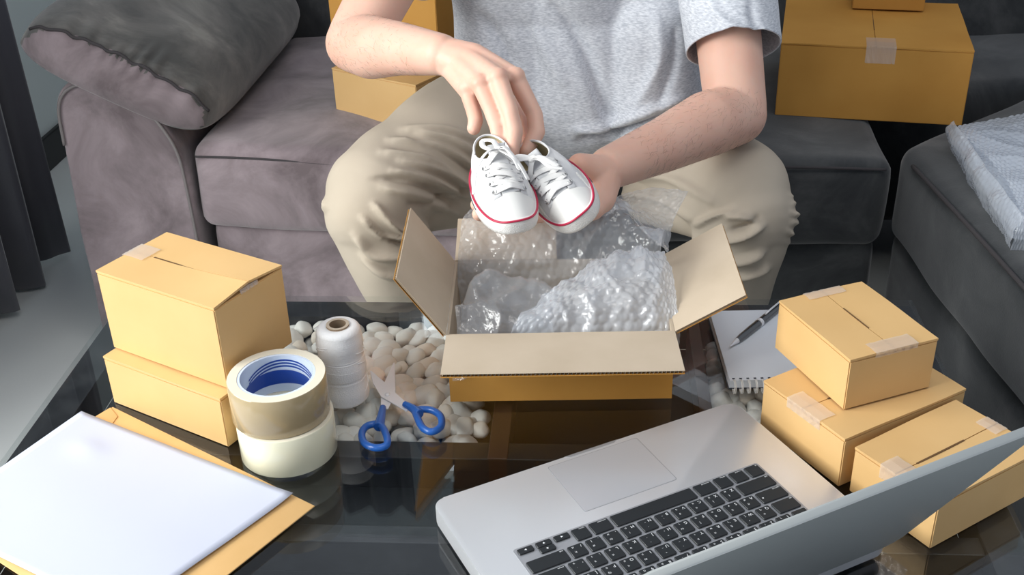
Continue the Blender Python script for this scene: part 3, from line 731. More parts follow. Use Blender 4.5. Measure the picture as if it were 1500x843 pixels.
def handle(neck, ringpts, z):
    h = empty('handle', (0, 0, 0)); h.parent = sr
    bpy.data.objects.remove(h)
    bm = bmesh.new()
    ring = catmull([(L2(p)[0], L2(p)[1], z) for p in ringpts], 7, True)
    tube_bm(bm, ring, .0042, 12, True)
    nk = catmull([(L2(p)[0], L2(p)[1], z) for p in neck], 6)
    tube_bm(bm, nk, [.0036+.0030*i/(len(nk)-1) if i < len(nk)*.8 else .0062 for i in range(len(nk))], 12)
    o = bmobj('handle', bm, M['blue'], sr, True)
    m = o.modifiers.new('r', 'REMESH'); m.mode = 'VOXEL'; m.voxel_size = .0008; m.use_smooth_shade = True
    return o
hz_ = .0045
g = lambda u, v: onz(u, v, .008)
handle([g(561, 596), g(558, 612), g(555, 626)], [g(556, 622), g(566, 638), g(566, 652), (g(550, 656)), g(534, 649), g(530, 635), g(538, 624)], hz_)
handle([g(592, 592), g(606, 600), g(614, 608)], [g(610, 602), g(630, 601), g(645, 610), g(646, 625), g(633, 633), g(620, 628), g(612, 614)], hz_+.0006)

# ------------------------------------------------------------------ laptop (local x to the typist's right, y toward the hinge)
LP = empty('laptop', (.2426, 1.0392, .0035), R(205.2), 'open silver laptop seen from behind its raised lid, keyboard facing the man', 'laptop')
LW, LD, LH = .364, .249, .0205
prism('base', rrect(LW, LD, .013), 0, LH, M['alu'], LP, .0012)
prism('palm_notch', [(.150, -.0004), (.214, -.0004), (.208, .003), (.156, .003)], LH-.003, LH+.0002, M['well'], LP)
for x, y in ((.02, .02), (LW-.02, .02), (.02, LD-.02), (LW-.02, LD-.02)): o = lathe('rubber_foot', [(0, -.0035), (.008, -.0035), (.008, 0), (0, 0)], M['key'], LP, 20, closed=False); o.location = (x, y, 0)
prism('trackpad', [(x+.131, y+.007) for x, y in rrect(.106, .078, .003)], LH-.0003, LH+.0002, M['alu_pad'], LP)
prism('trackpad_gap', [(x+.1303, y+.0063) for x, y in rrect(.1074, .0794, .003)], LH-.0003, LH+.0001, M['well'], LP)
KB0, KBY, PT = .0475, .104, .0191
prism('keyboard_well', [(x+KB0-.003, y+KBY-.003) for x, y in rrect(14.5*PT+.0025, .1175, .003)], LH-.0002, LH+.00025, M['well'], LP)
GAP = .0032
def arrow(bm, cx, cy, dx, dy, s, z):
    a = [bm.verts.new((cx+dx*s, cy+dy*s, z)), bm.verts.new((cx-dx*s*.6-dy*s*.8, cy-dy*s*.6+dx*s*.8, z)), bm.verts.new((cx-dx*s*.6+dy*s*.8, cy-dy*s*.6-dx*s*.8, z))]
    bm.faces.new(a)
def text_mesh(s, size, align='LEFT'):
    cu = bpy.data.curves.new('t', 'FONT'); cu.body = s; cu.size = size; cu.align_x = align; cu.resolution_u = 2
    o = bpy.data.objects.new('t', cu); C.objects.link(o)
    me = bpy.data.meshes.new_from_object(o.evaluated_get(bpy.context.evaluated_depsgraph_get())); bpy.data.objects.remove(o); bpy.data.curves.remove(cu); return me
def legend(parent, items, tri=None):
    """items: (text, x, y, size, align) on the key top"""
    bm = bmesh.new(); z = .0021
    for t, x, y, sz, al in items:
        me = text_mesh(t, sz, al); k = len(bm.verts); bm.from_mesh(me); bpy.data.meshes.remove(me); bm.verts.ensure_lookup_table()
        bmesh.ops.translate(bm, vec=(x, y, z), verts=bm.verts[k:])
    if tri: arrow(bm, *tri, z)
    me = bpy.data.meshes.new('legend'); bm.to_mesh(me); bm.free(); return link('legend', me, M['legend'], parent)
def key(u0, row, wu, items=(), hh=None, yo=0, tri=None):
    x = KB0+u0*PT; y = KBY+row*PT+yo; kw = wu*PT-GAP; kh = hh or PT-GAP
    r = empty('key', (x, y, LH)); r.parent = LP
    bpy.data.objects.remove(r)
    o = prism('key', rrect(kw, kh, .0014, 3), .0003, .0020, M['key'], LP, .0004, None, 1); o.location = (x, y, LH)
    if items or tri: legend(o, items, tri)
B_ = .0024
def word(t, w): return [(t, kwid(w)-.001, .0012, B_, 'RIGHT')] if False else [(t, .0015, .0014, B_, 'LEFT')]
def kwid(w): return w*PT-GAP
def thai(a, b): return [(a, .0098, .0020, .0034, 'LEFT'), (b, .0098, .0088, .0034, 'LEFT')]
def let(c, a, b): return [(c, .0020, .0022, .0048, 'LEFT')]+thai(a, b)
rows = {1: (2.25, 'ZXCVBNM,./', 'ผปแอิืทมใฝ', '()ฉฮฺ์?ฒฬฦ'), 2: (1.75, "ASDFGHJKL;'", 'ฟหกดเ้่าสวง', 'ฤฆฏโฌ็๋ษศซ.'), 3: (1.5, 'QWERTYUIOP[]', 'ๆไำพะัีรนยบล', '๐"ฎฑธํ๊ณฯญฐ,'), 4: (1, '1234567890-=', 'ๅ/_ภถุึคตจขช', '+๑๒๓๔ู฿๕๖๗๘๙')}
for (u, wu, t) in ((0, 1, 'fn'), (1, 1, 'control'), (2, 1, 'option'), (3, 1.25, 'command'), (9.25, 1.25, 'command'), (10.5, 1, 'option')): key(u, 0, wu, word(t, wu))
key(4.25, 0, 5)
key(11.5, 0, 1, hh=.0075, tri=(.008, .0038, -1, 0, .0015)); key(12.5, 0, 1, hh=.0073, tri=(.008, .0036, 0, -1, .0015)); key(12.5, 0, 1, hh=.0075, yo=.0078, tri=(.008, .0038, 0, 1, .0015)); key(13.5, 0, 1, hh=.0075, tri=(.008, .0038, 1, 0, .0015))
for r_, (u0, ls, a, b) in rows.items():
    for k, c in enumerate(ls): key(u0+k, r_, 1, let(c, a[k], b[k]))
key(0, 1, 2.25, word('shift', 2.25)); key(12.25, 1, 2.25, word('shift', 2.25)); key(0, 2, 1.75, word('caps lock', 1.75)); key(12.75, 2, 1.75, word('return', 1.75))
key(0, 3, 1.5, word('tab', 1.5)); key(13.5, 3, 1); key(0, 4, 1); key(13, 4, 1.5, word('delete', 1.5))
for k in range(14): key(k*14.5/14, 5, 14.5/14, hh=.008)
# lid: hinge line at y = LD, opened 120 degrees; local lid frame (x along, y up the lid, z outward)
beta = R(60)
ML = Matrix.Translation((0, LD-.002, LH-.001)) @ Matrix.Rotation(beta, 4, 'X')
lid = prism('lid', rrect(LW, .246, .013), -.0085, -.0015, M['lid'], LP, .0018, ML, 3)
prism('screen', [(x+.005, y+.006) for x, y in rrect(LW-.010, .234, .006)], -.0015, -.0010, M['screen'], LP, 0, ML)
prism('hinge', [(.05, -.006), (LW-.05, -.006), (LW-.05, .006), (.05, .006)], -.0075, -.002, M['key'], LP, .0015, ML)
lathe('indicator_light', [(0, .0004), (.0008, .0004), (.0008, 0), (0, 0)], M['legend'], LP, 10, closed=False).location = (KB0+.0265, KBY+2*PT+.009, LH+.0018)

# ------------------------------------------------------------------ notebook and pen
nb = empty('notebook', (.2480, 1.0955, .0008), R(-1.0), 'white spiral notebook with black back cover lying under the silver pen', 'notebook')
NW, ND = .128, .160
prism('back_cover', rrect(NW+.002, ND+.002, .003, 4), 0, .0014, M['cover'], nb, .0003)
for k in range(8): box('page', (.001+random.uniform(0, .0006), NW, .001, ND-random.uniform(0, .0005), .0016+k*.0013, .0016+k*.0013+.0011), M['page'], nb)
bm = bmesh.new()
def ring_pts(x): return [(x, .0055+.0075*math.cos(a)-.004, .0062+.0078*math.sin(a)) for a in [R(-150+300*i/14+180) for i in range(15)]]
nk = 15
for k in range(nk):
    x = .006+k*(NW-.012)/(nk-1)
    for dx in (-.0007, .0007): 
        pts = [(x+dx, -.0045+.0082*math.cos(R(q)), .0066+.0076*math.sin(R(q))) for q in range(0, 360, 24)]
        if dx < 0: o = tube('binding_ring', pts, .00055, M['rubber'], nb, 6, True); proto = o
        else: 
            o2 = tube('binding_ring', pts, .00055, M['rubber'], nb, 6, True)
for k in range(nk):
    x = .006+k*(NW-.012)/(nk-1); box('punch_hole', (x-.0015, x+.0015, .0030, .0052, .0122, .0125), M['cover'], nb)
pa, pb = onz(1069, 508, .017), onz(1140, 448, .020)
pn = empty('pen', pa, math.atan2(pb.y-pa.y, pb.x-pa.x), 'gunmetal ballpoint pen lying across the white spiral notebook', 'pen')
def pen_lathe(name, prof, m, z0=0):
    o = lathe(name, prof, m, pn, 24, closed=False); o.rotation_euler = (0, R(90), 0); return o
pen_lathe('tip', [(0, 0), (.0006, 0), (.0009, .003), (.0030, .015), (.0036, .017)], M['steel'])
pen_lathe('barrel', [(.0036, .017), (.0046, .028), (.0050, .050), (.0050, .068)], M['pen_metal'])
pen_lathe('ring', [(.0050, .068), (.0055, .0685), (.0055, .0705), (.0051, .071), (.0055, .0715), (.0055, .0735), (.0050, .074)], M['steel'])
pen_lathe('cap_barrel', [(.0050, .074), (.0050, .120), (.0042, .128), (.0020, .131), (0, .131)], M['pen_metal'])
tube('clip', [(.126, 0, .004), (.120, 0, .0072), (.100, 0, .0070), (.084, 0, .0058)], .0012, M['steel'], pn, 8)

# ------------------------------------------------------------------ baby sneakers
def sneaker(label, flip, Mw):
    """local: y toward the toe, z up, x right; flip=+1 black side stripe on -x"""
    root = empty('baby_sneaker', (0, 0, 0), 0, label, 'shoe'); root.matrix_world = Mw
    L, Wd = .154, .070
    def outline(a, grow=0.0):
        y = math.sin(a); x = math.cos(a)
        yy = y*L/2; t = (y+1)/2
        hw = Wd/2*(.80+.20*math.sin(min(1, t*1.35)*math.pi/2)**1) * (1.0 if t < .8 else 1.0)
        sgn = 1 if x > 0 else -1
        xx = sgn*abs(x)**.80*hw
        if t < .3: xx *= 1-.03*(.3-t)
        xx += flip*.0035*math.sin(t*math.pi)*0 - flip*.004*max(0, t-.4)
        n = Vector((xx/(hw*hw+1e-9), yy/((L/2)**2), 0)).normalized()
        return Vector((xx, yy, 0))+n*grow
    N = 96; AA = [2*math.pi*i/N for i in range(N)]
    # rubber sole (foxing band): taller at the toe
    def solez(a): return .0165+.006*max(0, math.sin(a))**6
    def ringbm(bm, levels, mi=None, cap_bot=True, cap_top=False):
        R_ = [[bm.verts.new(outline(a, g)+Vector((0, 0, zf(a)))) for a in AA] for g, zf in levels]
        for i in range(len(R_)-1):
            for k in range(N):
                f = bm.faces.new((R_[i][k], R_[i][(k+1) % N], R_[i+1][(k+1) % N], R_[i+1][k])); f.smooth = True
                if mi: f.material_index = mi(i, k)
        if cap_bot: bm.faces.new(R_[0][::-1])
        if cap_top: bm.faces.new(R_[-1])
    bm = bmesh.new()
    toe = lambda i, k: 1 if (i in (1, 2) and 12 < k < 36) else 0
    rise = lambda a: .004*max(0, math.sin(a))**4
    ringbm(bm, [(-.002, lambda a: rise(a)), (.0012, lambda a: .0015+rise(a)), (.0018, lambda a: .006+rise(a)*.7), (.0014, lambda a: solez(a)*.82), (.0006, lambda a: solez(a)), (-.0025, lambda a: solez(a)+.0006)], toe, True, True)
    bmobj('rubber_sole', bm, [M['rubber'], M['rubber_tex']], root, True)
    tube('red_stripe', [outline(a, .0008)+Vector((0, 0, solez(a)-.0004)) for a in AA], .00135, M['red'], root, 8, True)
    a0 = [R(200+flip*0+x*2) for x in range(-18, 24)] if flip > 0 else [R(-20+x*2) for x in range(-24, 18)]
    tube('black_stripe', [outline(a, .0016)+Vector((0, 0, .0085)) for a in a0], .0008, M['navy'], root, 6)
    # canvas upper: outline -> collar
    cc = Vector((0, -.037, 0))
    def collar(a):
        x = math.cos(a)*.0205; y = math.sin(a)*.0305
        z = .046+.007*max(0, -math.sin(a))+.010*max(0, math.sin(a))**2
        return cc+Vector((x, y, z))
    def upper(a, s):
        O = outline(a, -.0028)+Vector((0, 0, solez(a)-.001)); K = collar(a); f = max(0, math.sin(a))
        p = O.lerp(K, s)
        # bulge outwards low down, dome over the toe
        h = K.z-O.z
        p.z = O.z+h*(s**(.62) if f < .2 else (s**(.62)*(1-f)+f*((1-(1-s)**2.0)*.42+.58*s**1.25)))
        b = math.sin(math.pi*min(1, s*1.15))*.0022*(1-.4*f) if s < .87 else 0
        d = Vector((O.x, O.y*.3, 0)); d = d.normalized() if d.length > 0 else d
        return p+d*b*(1-f*.6)
    bm = bmesh.new(); ns = 26
    rows_ = [[bm.verts.new(upper(a, j/ns)+Vector((0, 0, .0006*noise.noise(Vector((math.cos(a)*3, math.sin(a)*3, j*.25)))))) for a in AA] for j in range(ns+1)]
    for j in range(ns):
        for k in range(N): bm.faces.new((rows_[j][k], rows_[j][(k+1) % N], rows_[j+1][(k+1) % N], rows_[j+1][k]))
    up = bmobj('canvas_upper', bm, [M['canvas'], M['tan']], root, True)
    sm = up.modifiers.new('s', 'SOLIDIFY'); sm.thickness = .0016; sm.offset = -1; sm.material_offset = 1; sm.material_offset_rim = 0
    # collar binding
    tube('collar_binding', [collar(a) for a in AA if not (R(62) < a < R(118))], .0012, M['canvas'], root, 8)
    # surface lookup by (x, y) on the top side
    def surf(x, y, off=0.0):
        best = None
        for k in range(-24, 25):
            a = R(90+k*3.6)
            for j in range(0, 27):
                p = upper(a, j/26); d = (p.x-x)**2+(p.y-y)**2
                if best is None or d < best[0]: best = (d, p, a, j/26)
        d, p, a, s = best
        e = upper(a+.02, s)-upper(a-.02, s); f = upper(a, min(1, s+.03))-upper(a, max(0, s-.03)); n = e.cross(f).normalized()
        if n.z < 0: n = -n
        return Vector((x, y, p.z))+n*off, n
    # rubber toe cap: smooth white shell over the front of the upper
    bm = bmesh.new(); V = []
    for i in range(33):
        a = R(90-66+132*i/32); row = []
        smax = .30
        for q in range(0, 40):
            if upper(a, q/60).y > .040: smax = q/60
        for j in range(15):
            p = upper(a, smax*j/14); q = upper(a, min(1, smax*j/14+.02)); t = upper(a+.02, smax*j/14)
            n = (t-p).cross(q-p).normalized(); n = n if n.z > 0 else -n
            row.append(bm.verts.new(p+n*(.0014 if j < 14 else .0002)))
        V.append(row)
    for i in range(32):
        for j in range(14): bm.faces.new((V[i][j], V[i+1][j], V[i+1][j+1], V[i][j+1]))
    bmobj('toe_cap', bm, M['rubber'], root, True)
    # tongue standing up in the collar
    def strip(name, pts, wd, th, m, nr=None):
        bm = bmesh.new(); tube_bm(bm, pts, wd, 10, False, (nr or (0, 0, 1), th)); return bmobj(name, bm, m, root, True)
    ty0, ty1 = .042, -.006
    pts = [surf(0, ty0-(ty0-ty1)*i/7, -.0006)[0] for i in range(8)]
    pts += [pts[-1]+Vector((0, -.005, .007)), pts[-1]+Vector((0, -.008, .014))]
    strip('tongue', pts, .0105, .0012, M['canvas'], [Vector((0, .35, 1))]*8+[Vector((0, 1, .5))]*2)
    # eyestays, eyelets, laces
    ys_ = [.035, .023, .010, -.003]
    eyes = {}
    for sgn in (-1, 1):
        st = [surf(sgn*(.0150+.0010*i/6), .043-.050*i/6, .0010)[0] for i in range(7)]
        nn = [surf(sgn*.0155, .043-.050*i/6)[1] for i in range(7)]
        strip('eyestay', st, .0052, .0008, M['canvas'], nn)
        for q, y in enumerate(ys_):
            p, n = surf(sgn*(.0155+.0003*q), y, .0030); eyes[(sgn, q)] = (p, n)
            b1 = n.orthogonal().normalized(); b2 = n.cross(b1)
            tube('eyelet', [p+(b1*math.cos(R(t))+b2*math.sin(R(t)))*.0026 for t in range(0, 360, 30)], .0008, M['eyelet'], root, 6, True)
    def lace(pts, w=.0040, t=.0007, nr=None):
        P_ = catmull(pts, 6); return strip('lace', P_, w, t, M['lace'], nr)
    for q in range(4):
        a, na = eyes[(-1, q)]; b, nb_ = eyes[(1, q)]
        if q == 0:
            m, n = surf(0, ys_[0]+.001, .0062); lace([a, a.lerp(m, .5)+n*.001, m, b.lerp(m, .5)+n*.001, b], nr=n)
        else:
            a2, b2_ = eyes[(-1, q-1)][0], eyes[(1, q-1)][0]; n = surf(0, ys_[q])[1]
            for (s, e, hgt) in ((b2_, a, .0030), (a2, b, .0042)):
                m = s.lerp(e, .5)+n*hgt*1.7; lace([s, s.lerp(m, .5)+n*.0020, m, e.lerp(m, .5)+n*.0020, e], nr=n)
    kn, n = surf(0, -.008, .0085); kn += Vector((0, 0, .003))
    bm = bmesh.new(); bmesh.ops.create_icosphere(bm, subdivisions=2, radius=.0048, matrix=Matrix.Translation(kn) @ Matrix.Diagonal((1.25, .9, .75, 1)))
    for v in bm.verts: v.co += noise.noise_vector(v.co*300)*.0008
    bmobj('lace_knot', bm, M['lace'], root, True)
    a, b = eyes[(-1, 3)][0], eyes[(1, 3)][0]
    lace([a, a.lerp(kn, .6)+n*.002, kn], nr=n); lace([b, b.lerp(kn, .6)+n*.002, kn], nr=n)
    return root, kn, n, lace, surf
def shoe_matrix(heel, toe, roll, tilt_up):
    heel, toe = Vector(heel), Vector(toe); y = (toe-heel).normalized(); ctr = (heel+toe)/2
    view = (Vector((0, 0, CAMH))-ctr).normalized()
    z = (view-y*view.dot(y)).normalized(); x = y.cross(z)
    z = (z*math.cos(R(roll))+x*math.sin(R(roll))).normalized(); x = y.cross(z)
    y = (y*math.cos(R(tilt_up))+z*math.sin(R(tilt_up))); z = x.cross(y)
    return Matrix(((x.x, y.x, z.x, ctr.x), (x.y, y.y, z.y, ctr.y), (x.z, y.z, z.z, ctr.z), (0, 0, 0, 1)))
# shoe held nearer the left (black stripe outside) and its pair
h1, t1 = at(716, 249, 1.262), at(759, 346, 1.145); h2, t2 = at(796, 248, 1.280), at(861, 336, 1.160)
print('shoe len', (h1-t1).length, (h2-t2).length)
def ext(a, b, L):
    c = (a+b)/2; d = (b-a).normalized()*L/2; return c-d, c+d
h1, t1 = ext(h1, t1, .154); h2, t2 = ext(h2, t2, .154)
s1, kn, n, lace, surf = sneaker('white canvas baby sneaker with black side stripe and long trailing lace, left of the pair', -1, shoe_matrix(h1, t1, -17, 8))
lace([kn, kn+Vector((0.01, .004, .004)), kn+Vector((0.016, -.006, .004)), kn+Vector((0.012, -.020, .003)), kn+Vector((0.003, -.010, .006)), kn], .0033, nr=(-0, .2, 1))
lace([kn, kn+Vector((0.012, .008, .005)), kn+Vector((0.026, .022, .003)), kn+Vector((0.037, .035, -.008)), kn+Vector((0.0425, .046, -.024))], .0026, nr=(0.5, 0, 1))
lace([kn, kn+Vector((-0.006, .006, .005)), kn+Vector((-0.012, .024, -.002)), kn+Vector((-0.014, .040, -.008)), kn+Vector((-0.011, .026, .0)), kn], .0034, nr=(-0.3, 0, 1))
lace([kn, kn+Vector((-0.008, .012, .004)), kn+Vector((-0.015, .034, -.004)), kn+Vector((-0.019, .054, -.014))], .0028, nr=(-0.4, 0, 1))
s2, kn, n, lace, surf = sneaker('white canvas baby sneaker with tan lining showing, right of the pair', 1, shoe_matrix(h2, t2, 2, 8))
lace([kn, kn+Vector((0.012, -.008, .004)), kn+Vector((0.026, -.014, .006)), kn+Vector((0.03, -.020, .004)), kn+Vector((0.014, -.016, .006)), kn], .0032, nr=(-0, .1, 1))
lace([kn, kn+Vector((-0.006, .010, .004)), kn+Vector((-0.013, .024, .0)), kn+Vector((-0.017, .036, -.006)), kn+Vector((-0.01, .020, .003)), kn], .0032, nr=(-0.3, 0, 1))
lace([kn, kn+Vector((-0.006, .016, .003)), kn+Vector((-0.01, .034, -.001)), kn+Vector((-0.02, .042, -.009))], .0026, nr=(-0.3, 0, 1))

#PERSON
# ------------------------------------------------------------------ the man
def capsule(bm, p0, r0, p1, r1, n=18):
    p0, p1 = Vector(p0), Vector(p1); d = p1-p0; L = d.length
    if L < 1e-6: d = Vector((0, 0, 1)); L = 1e-6
    q = d.to_track_quat('Z', 'Y'); rings = []; n = 40 if max(r0, r1) > .03 else n
    for i in range(1, 7): t = R(-90+90*i/6.0); rings.append((r0*math.cos(t) if i < 6 else r0, r0*math.sin(t)))
    for i in range(0, 6): t = R(90*i/6.0); rings.append((r1*math.cos(t), L+r1*math.sin(t)))
    rings = [(r, z) for r, z in rings]
    R_ = [[bm.verts.new(p0+q@Vector((r*math.cos(2*math.pi*k/n), r*math.sin(2*math.pi*k/n), z))) for k in range(n)] for r, z in rings]
    b = bm.verts.new(p0+q@Vector((0, 0, -r0))); t = bm.verts.new(p0+q@Vector((0, 0, L+r1)))
    for i in range(len(R_)-1):
        for k in range(n): bm.faces.new((R_[i][k], R_[i][(k+1) % n], R_[i+1][(k+1) % n], R_[i+1][k]))
    for k in range(n): bm.faces.new((b, R_[0][(k+1) % n], R_[0][k])); bm.faces.new((t, R_[-1][k], R_[-1][(k+1) % n]))
def ellipsoid(bm, c, r, rot=None):
    Mx = Matrix.Translation(c) @ (rot or Matrix.Identity(4)) @ Matrix.Diagonal((*r, 1)); bmesh.ops.create_icosphere(bm, subdivisions=3, radius=1, matrix=Mx)
def chain(bm, pts, rs):
    for i in range(len(pts)-1): capsule(bm, pts[i], rs[i], pts[i+1], rs[i+1])
def fuse(bm, voxel, smooth_it, fac=.5):
    """union the shapes into one continuous surface; returns a mesh"""
    me = bpy.data.meshes.new('f'); bm.to_mesh(me); bm.free(); o = bpy.data.objects.new('f', me); C.objects.link(o)
    m = o.modifiers.new('r', 'REMESH'); m.mode = 'VOXEL'; m.voxel_size = voxel
    m = o.modifiers.new('s', 'SMOOTH'); m.factor = fac; m.iterations = smooth_it
    out = bpy.data.meshes.new_from_object(o.evaluated_get(bpy.context.evaluated_depsgraph_get())); bpy.data.objects.remove(o); bpy.data.meshes.remove(me); return out
def co_no(me):
    n = len(me.vertices); co = np.empty(n*3, 'f'); me.vertices.foreach_get('co', co); no = np.empty(n*3, 'f'); me.vertices.foreach_get('normal', no); return co.reshape(-1, 3), no.reshape(-1, 3)
Rn, Un, Fn = np.array(RIGHT), np.array(UP), np.array(FWD)
def sight(co):
    d = co-np.array([0, 0, CAMH]); z = d@Fn; return np.stack([750+FPX*(d@Rn)/z, 421.5-FPX*(d@Un)/z], 1)
def seg_d(P_, a, b):
    a, b = np.array(a, float), np.array(b, float); ab = b-a; t = np.clip(((P_-a)@ab)/(ab@ab), 0, 1); return np.linalg.norm(P_-(a+t[:, None]*ab), axis=1), t
def folds(me, lines):
    """press soft cloth folds along lines; each = (points on the sight grid, width px, height m) on the front of the cloth"""
    co, no = co_no(me); px = sight(co); cam_ = np.array([0, 0, CAMH])-co; cam_ /= np.linalg.norm(cam_, axis=1)[:, None]
    face = np.clip(((no*cam_).sum(1)+.1)*3, 0, 1); disp = np.zeros(len(co))
    for pts, wd, hgt in lines:
        hgt *= 1.6; wd *= .8
        q = [tuple(p)[:2] for p in catmull([(a, b, 0) for a, b in pts], 5)]; best = np.full(len(co), 1e9); tt = np.zeros(len(co)); n = len(q)-1
        for i in range(n):
            d, t = seg_d(px, q[i], q[i+1]); m = d < best; best[m] = d[m]; tt[m] = (i+t[m])/n
        fade = np.sin(np.pi*np.clip(tt, 0.02, .98))**.5
        x = best/wd; disp += hgt*np.exp(-x*x)*fade
    co = co+no*(disp*face)[:, None]; me.vertices.foreach_set('co', co.astype('f').ravel()); me.update()
def rough_noise(me, amp, scale, seed=0):
    co, no = co_no(me); d = np.array([noise.noise(Vector(c)*scale+Vector((seed, 0, 0))) for c in co]); co = co+no*(d*amp)[:, None]; me.vertices.foreach_set('co', co.astype('f').ravel()); me.update()

man = empty('person', (.11, 1.86, -.02), 0, 'seated man in grey t-shirt and khaki trousers lowering baby sneakers into the open box', 'person')
def own(o): o.location = -Vector(man.location); return o
# --- joints
SHr, SHl = Vector((-.085, 1.80, .445)), Vector((.315, 1.78, .430))
ELr, WRr = at(519, 62, 1.625), at(646, 80, 1.415)
ELl, WRl = at(1078, 168, 1.545), at(893, 246, 1.350)
HPr, HPl = Vector((.02, 1.88, .085)), Vector((.21, 1.88, .085))
KNr, KNl = at(543, 290, 1.530), at(1092, 292, 1.525)
ANr, ANl = Vector((-.085, 1.56, -.345)), Vector((.305, 1.55, -.345))
neck = Vector((.115, 1.80, .50)); head = Vector((.105, 1.735, .635))
bm = bmesh.new()
# trunk inside the clothes
chain(bm, [(.115, 1.88, .10), (.115, 1.87, .25), (.115, 1.83, .38), neck, head-Vector((0, -.02, .04))], [.10, .095, .10, .055, .052])
chain(bm, [SHr, (.115, 1.81, .44), SHl], [.052, .08, .052])
# head with face, turned down toward the shoes
rot = Matrix.Rotation(R(28), 4, 'X')
def hp(x, y, z): return head+(rot.to_3x3()@Vector((x, y, z)))
ellipsoid(bm, hp(0, .012, .035), (.073, .092, .085), rot); ellipsoid(bm, hp(0, -.022, -.035), (.058, .062, .068), rot); ellipsoid(bm, hp(0, -.060, -.078), (.026, .022, .020), rot)
capsule(bm, hp(0, -.078, .010), .008, hp(0, -.099, -.028), .0125); capsule(bm, hp(-.014, -.088, -.030), .008, hp(.014, -.088, -.030), .008)
capsule(bm, hp(-.022, -.081, -.056), .0065, hp(.022, -.081, -.056), .0065); capsule(bm, hp(-.02, -.079, -.064), .007, hp(.02, -.079, -.064), .007)
for sg in (-1, 1):
    ellipsoid(bm, hp(sg*.030, -.072, .010), (.013, .010, .010), rot); capsule(bm, hp(sg*.016, -.082, .028), .007, hp(sg*.046, -.070, .028), .006); ellipsoid(bm, hp(sg*.076, .010, -.005), (.010, .018, .030), rot)
# arms: upper arm, elbow, tapering forearm
chain(bm, [SHr, SHr.lerp(ELr, .5)+Vector((-.005, 0, 0)), ELr+Vector((.004, .006, .004))], [.052, .048, .043])
fa = [ELr, ELr.lerp(WRr, .22), ELr.lerp(WRr, .55), WRr]; fa[0] = fa[0]+Vector((0, 0, -.002)); fa[1] = fa[1]+Vector((0, 0, -.004))
chain(bm, fa, [.042, .0445, .036, .0265])
chain(bm, [SHl, SHl.lerp(ELl, .5)+Vector((.004, 0, 0)), ELl+Vector((0, .004, .006))], [.052, .049, .044])
chain(bm, [ELl, ELl.lerp(WRl, .25)+Vector((0, 0, .004)), ELl.lerp(WRl, .6), WRl], [.044, .046, .037, .028])
# --- right hand (left in the picture): back of the hand to the camera, fingers down into the shoes
def hand(bm, wrist, mc, fingers, rk=.0118):
    for (base, k, fr) in mc: capsule(bm, base, .0165, k, .0122)
    for i in range(len(mc)-1):                                   # web between neighbouring metacarpals
        a, b = mc[i], mc[i+1]
        for f in (.25, .5, .75): capsule(bm, a[0].lerp(b[0], .5), .0155, a[1].lerp(b[1], .5).lerp(a[0].lerp(b[0], .5), .12+.0*f), .0112)
    for base, k, fr in mc: capsule(bm, wrist, .024, base, .0165)
    for pts, rs in fingers: chain(bm, pts, rs)
W0 = WRr
b0 = [at(664, 100, 1.395), at(675, 94, 1.385), at(686, 88, 1.385), at(694, 82, 1.392)]
k0 = [at(685, 132, 1.345), at(704, 124, 1.325), at(730, 115, 1.320), at(755, 114, 1.335)]
fr = [([k0[0], at(693, 160, 1.322), at(697, 176, 1.308), at(694, 188, 1.303)], [.0110, .0096, .0094, .0086]),
      ([k0[1], at(719, 160, 1.296), at(729, 186, 1.278), at(733, 215, 1.262)], [.0116, .0098, .0100, .0086]),
      ([k0[2], at(747, 162, 1.280), at(754, 192, 1.266), at(750, 226, 1.248)], [.0118, .0102, .0103, .0088]),
      ([k0[3], at(783, 168, 1.308), at(786, 194, 1.290), at(771, 222, 1.270)], [.0118, .0104, .0106, .0088]),
      ([at(700, 108, 1.405), at(738, 148, 1.385), at(764, 182, 1.335), at(764, 208, 1.300)], [.016, .0150, .0125, .0100])]
hand(bm, W0, list(zip(b0, k0, [0]*4)), fr)
for k_ in k0: ellipsoid(bm, k_+Vector((0, -.002, .003)), (.0125, .0125, .0115))
capsule(bm, at(690, 100, 1.405), .017, at(738, 140, 1.372), .013)
# --- left hand: palm up under the shoes
b1 = [at(868, 262, 1.322), at(866, 272, 1.318), at(866, 283, 1.314), at(868, 294, 1.312)]
k1 = [at(806, 268, 1.325), at(804, 282, 1.315), at(804, 298, 1.303), at(812, 312, 1.290)]
fr = [([k1[0], at(768, 264, 1.330), at(740, 274, 1.318), at(722, 282, 1.305)], [.0118, .0108, .0098, .0086]),
      ([k1[1], at(762, 282, 1.322), at(732, 290, 1.305), at(712, 296, 1.290)], [.0120, .0110, .0100, .0088]),
      ([k1[2], at(762, 300, 1.305), at(728, 306, 1.280), at(699, 300, 1.268)], [.0118, .0108, .0098, .0088]),
      ([k1[3], at(770, 318, 1.285), at(730, 320, 1.260), at(701, 314, 1.243)], [.0112, .0100, .0092, .0084]),
      ([at(884, 268, 1.325), at(880, 288, 1.305), at(868, 306, 1.280), at(846, 318, 1.262)], [.022, .0200, .0150, .0110])]
hand(bm, WRl, list(zip(b1, k1, [0]*4)), fr)
capsule(bm, at(886, 254, 1.335), .023, at(850, 244, 1.312), .017); capsule(bm, at(882, 262, 1.325), .022, at(880, 292, 1.300), .0185)
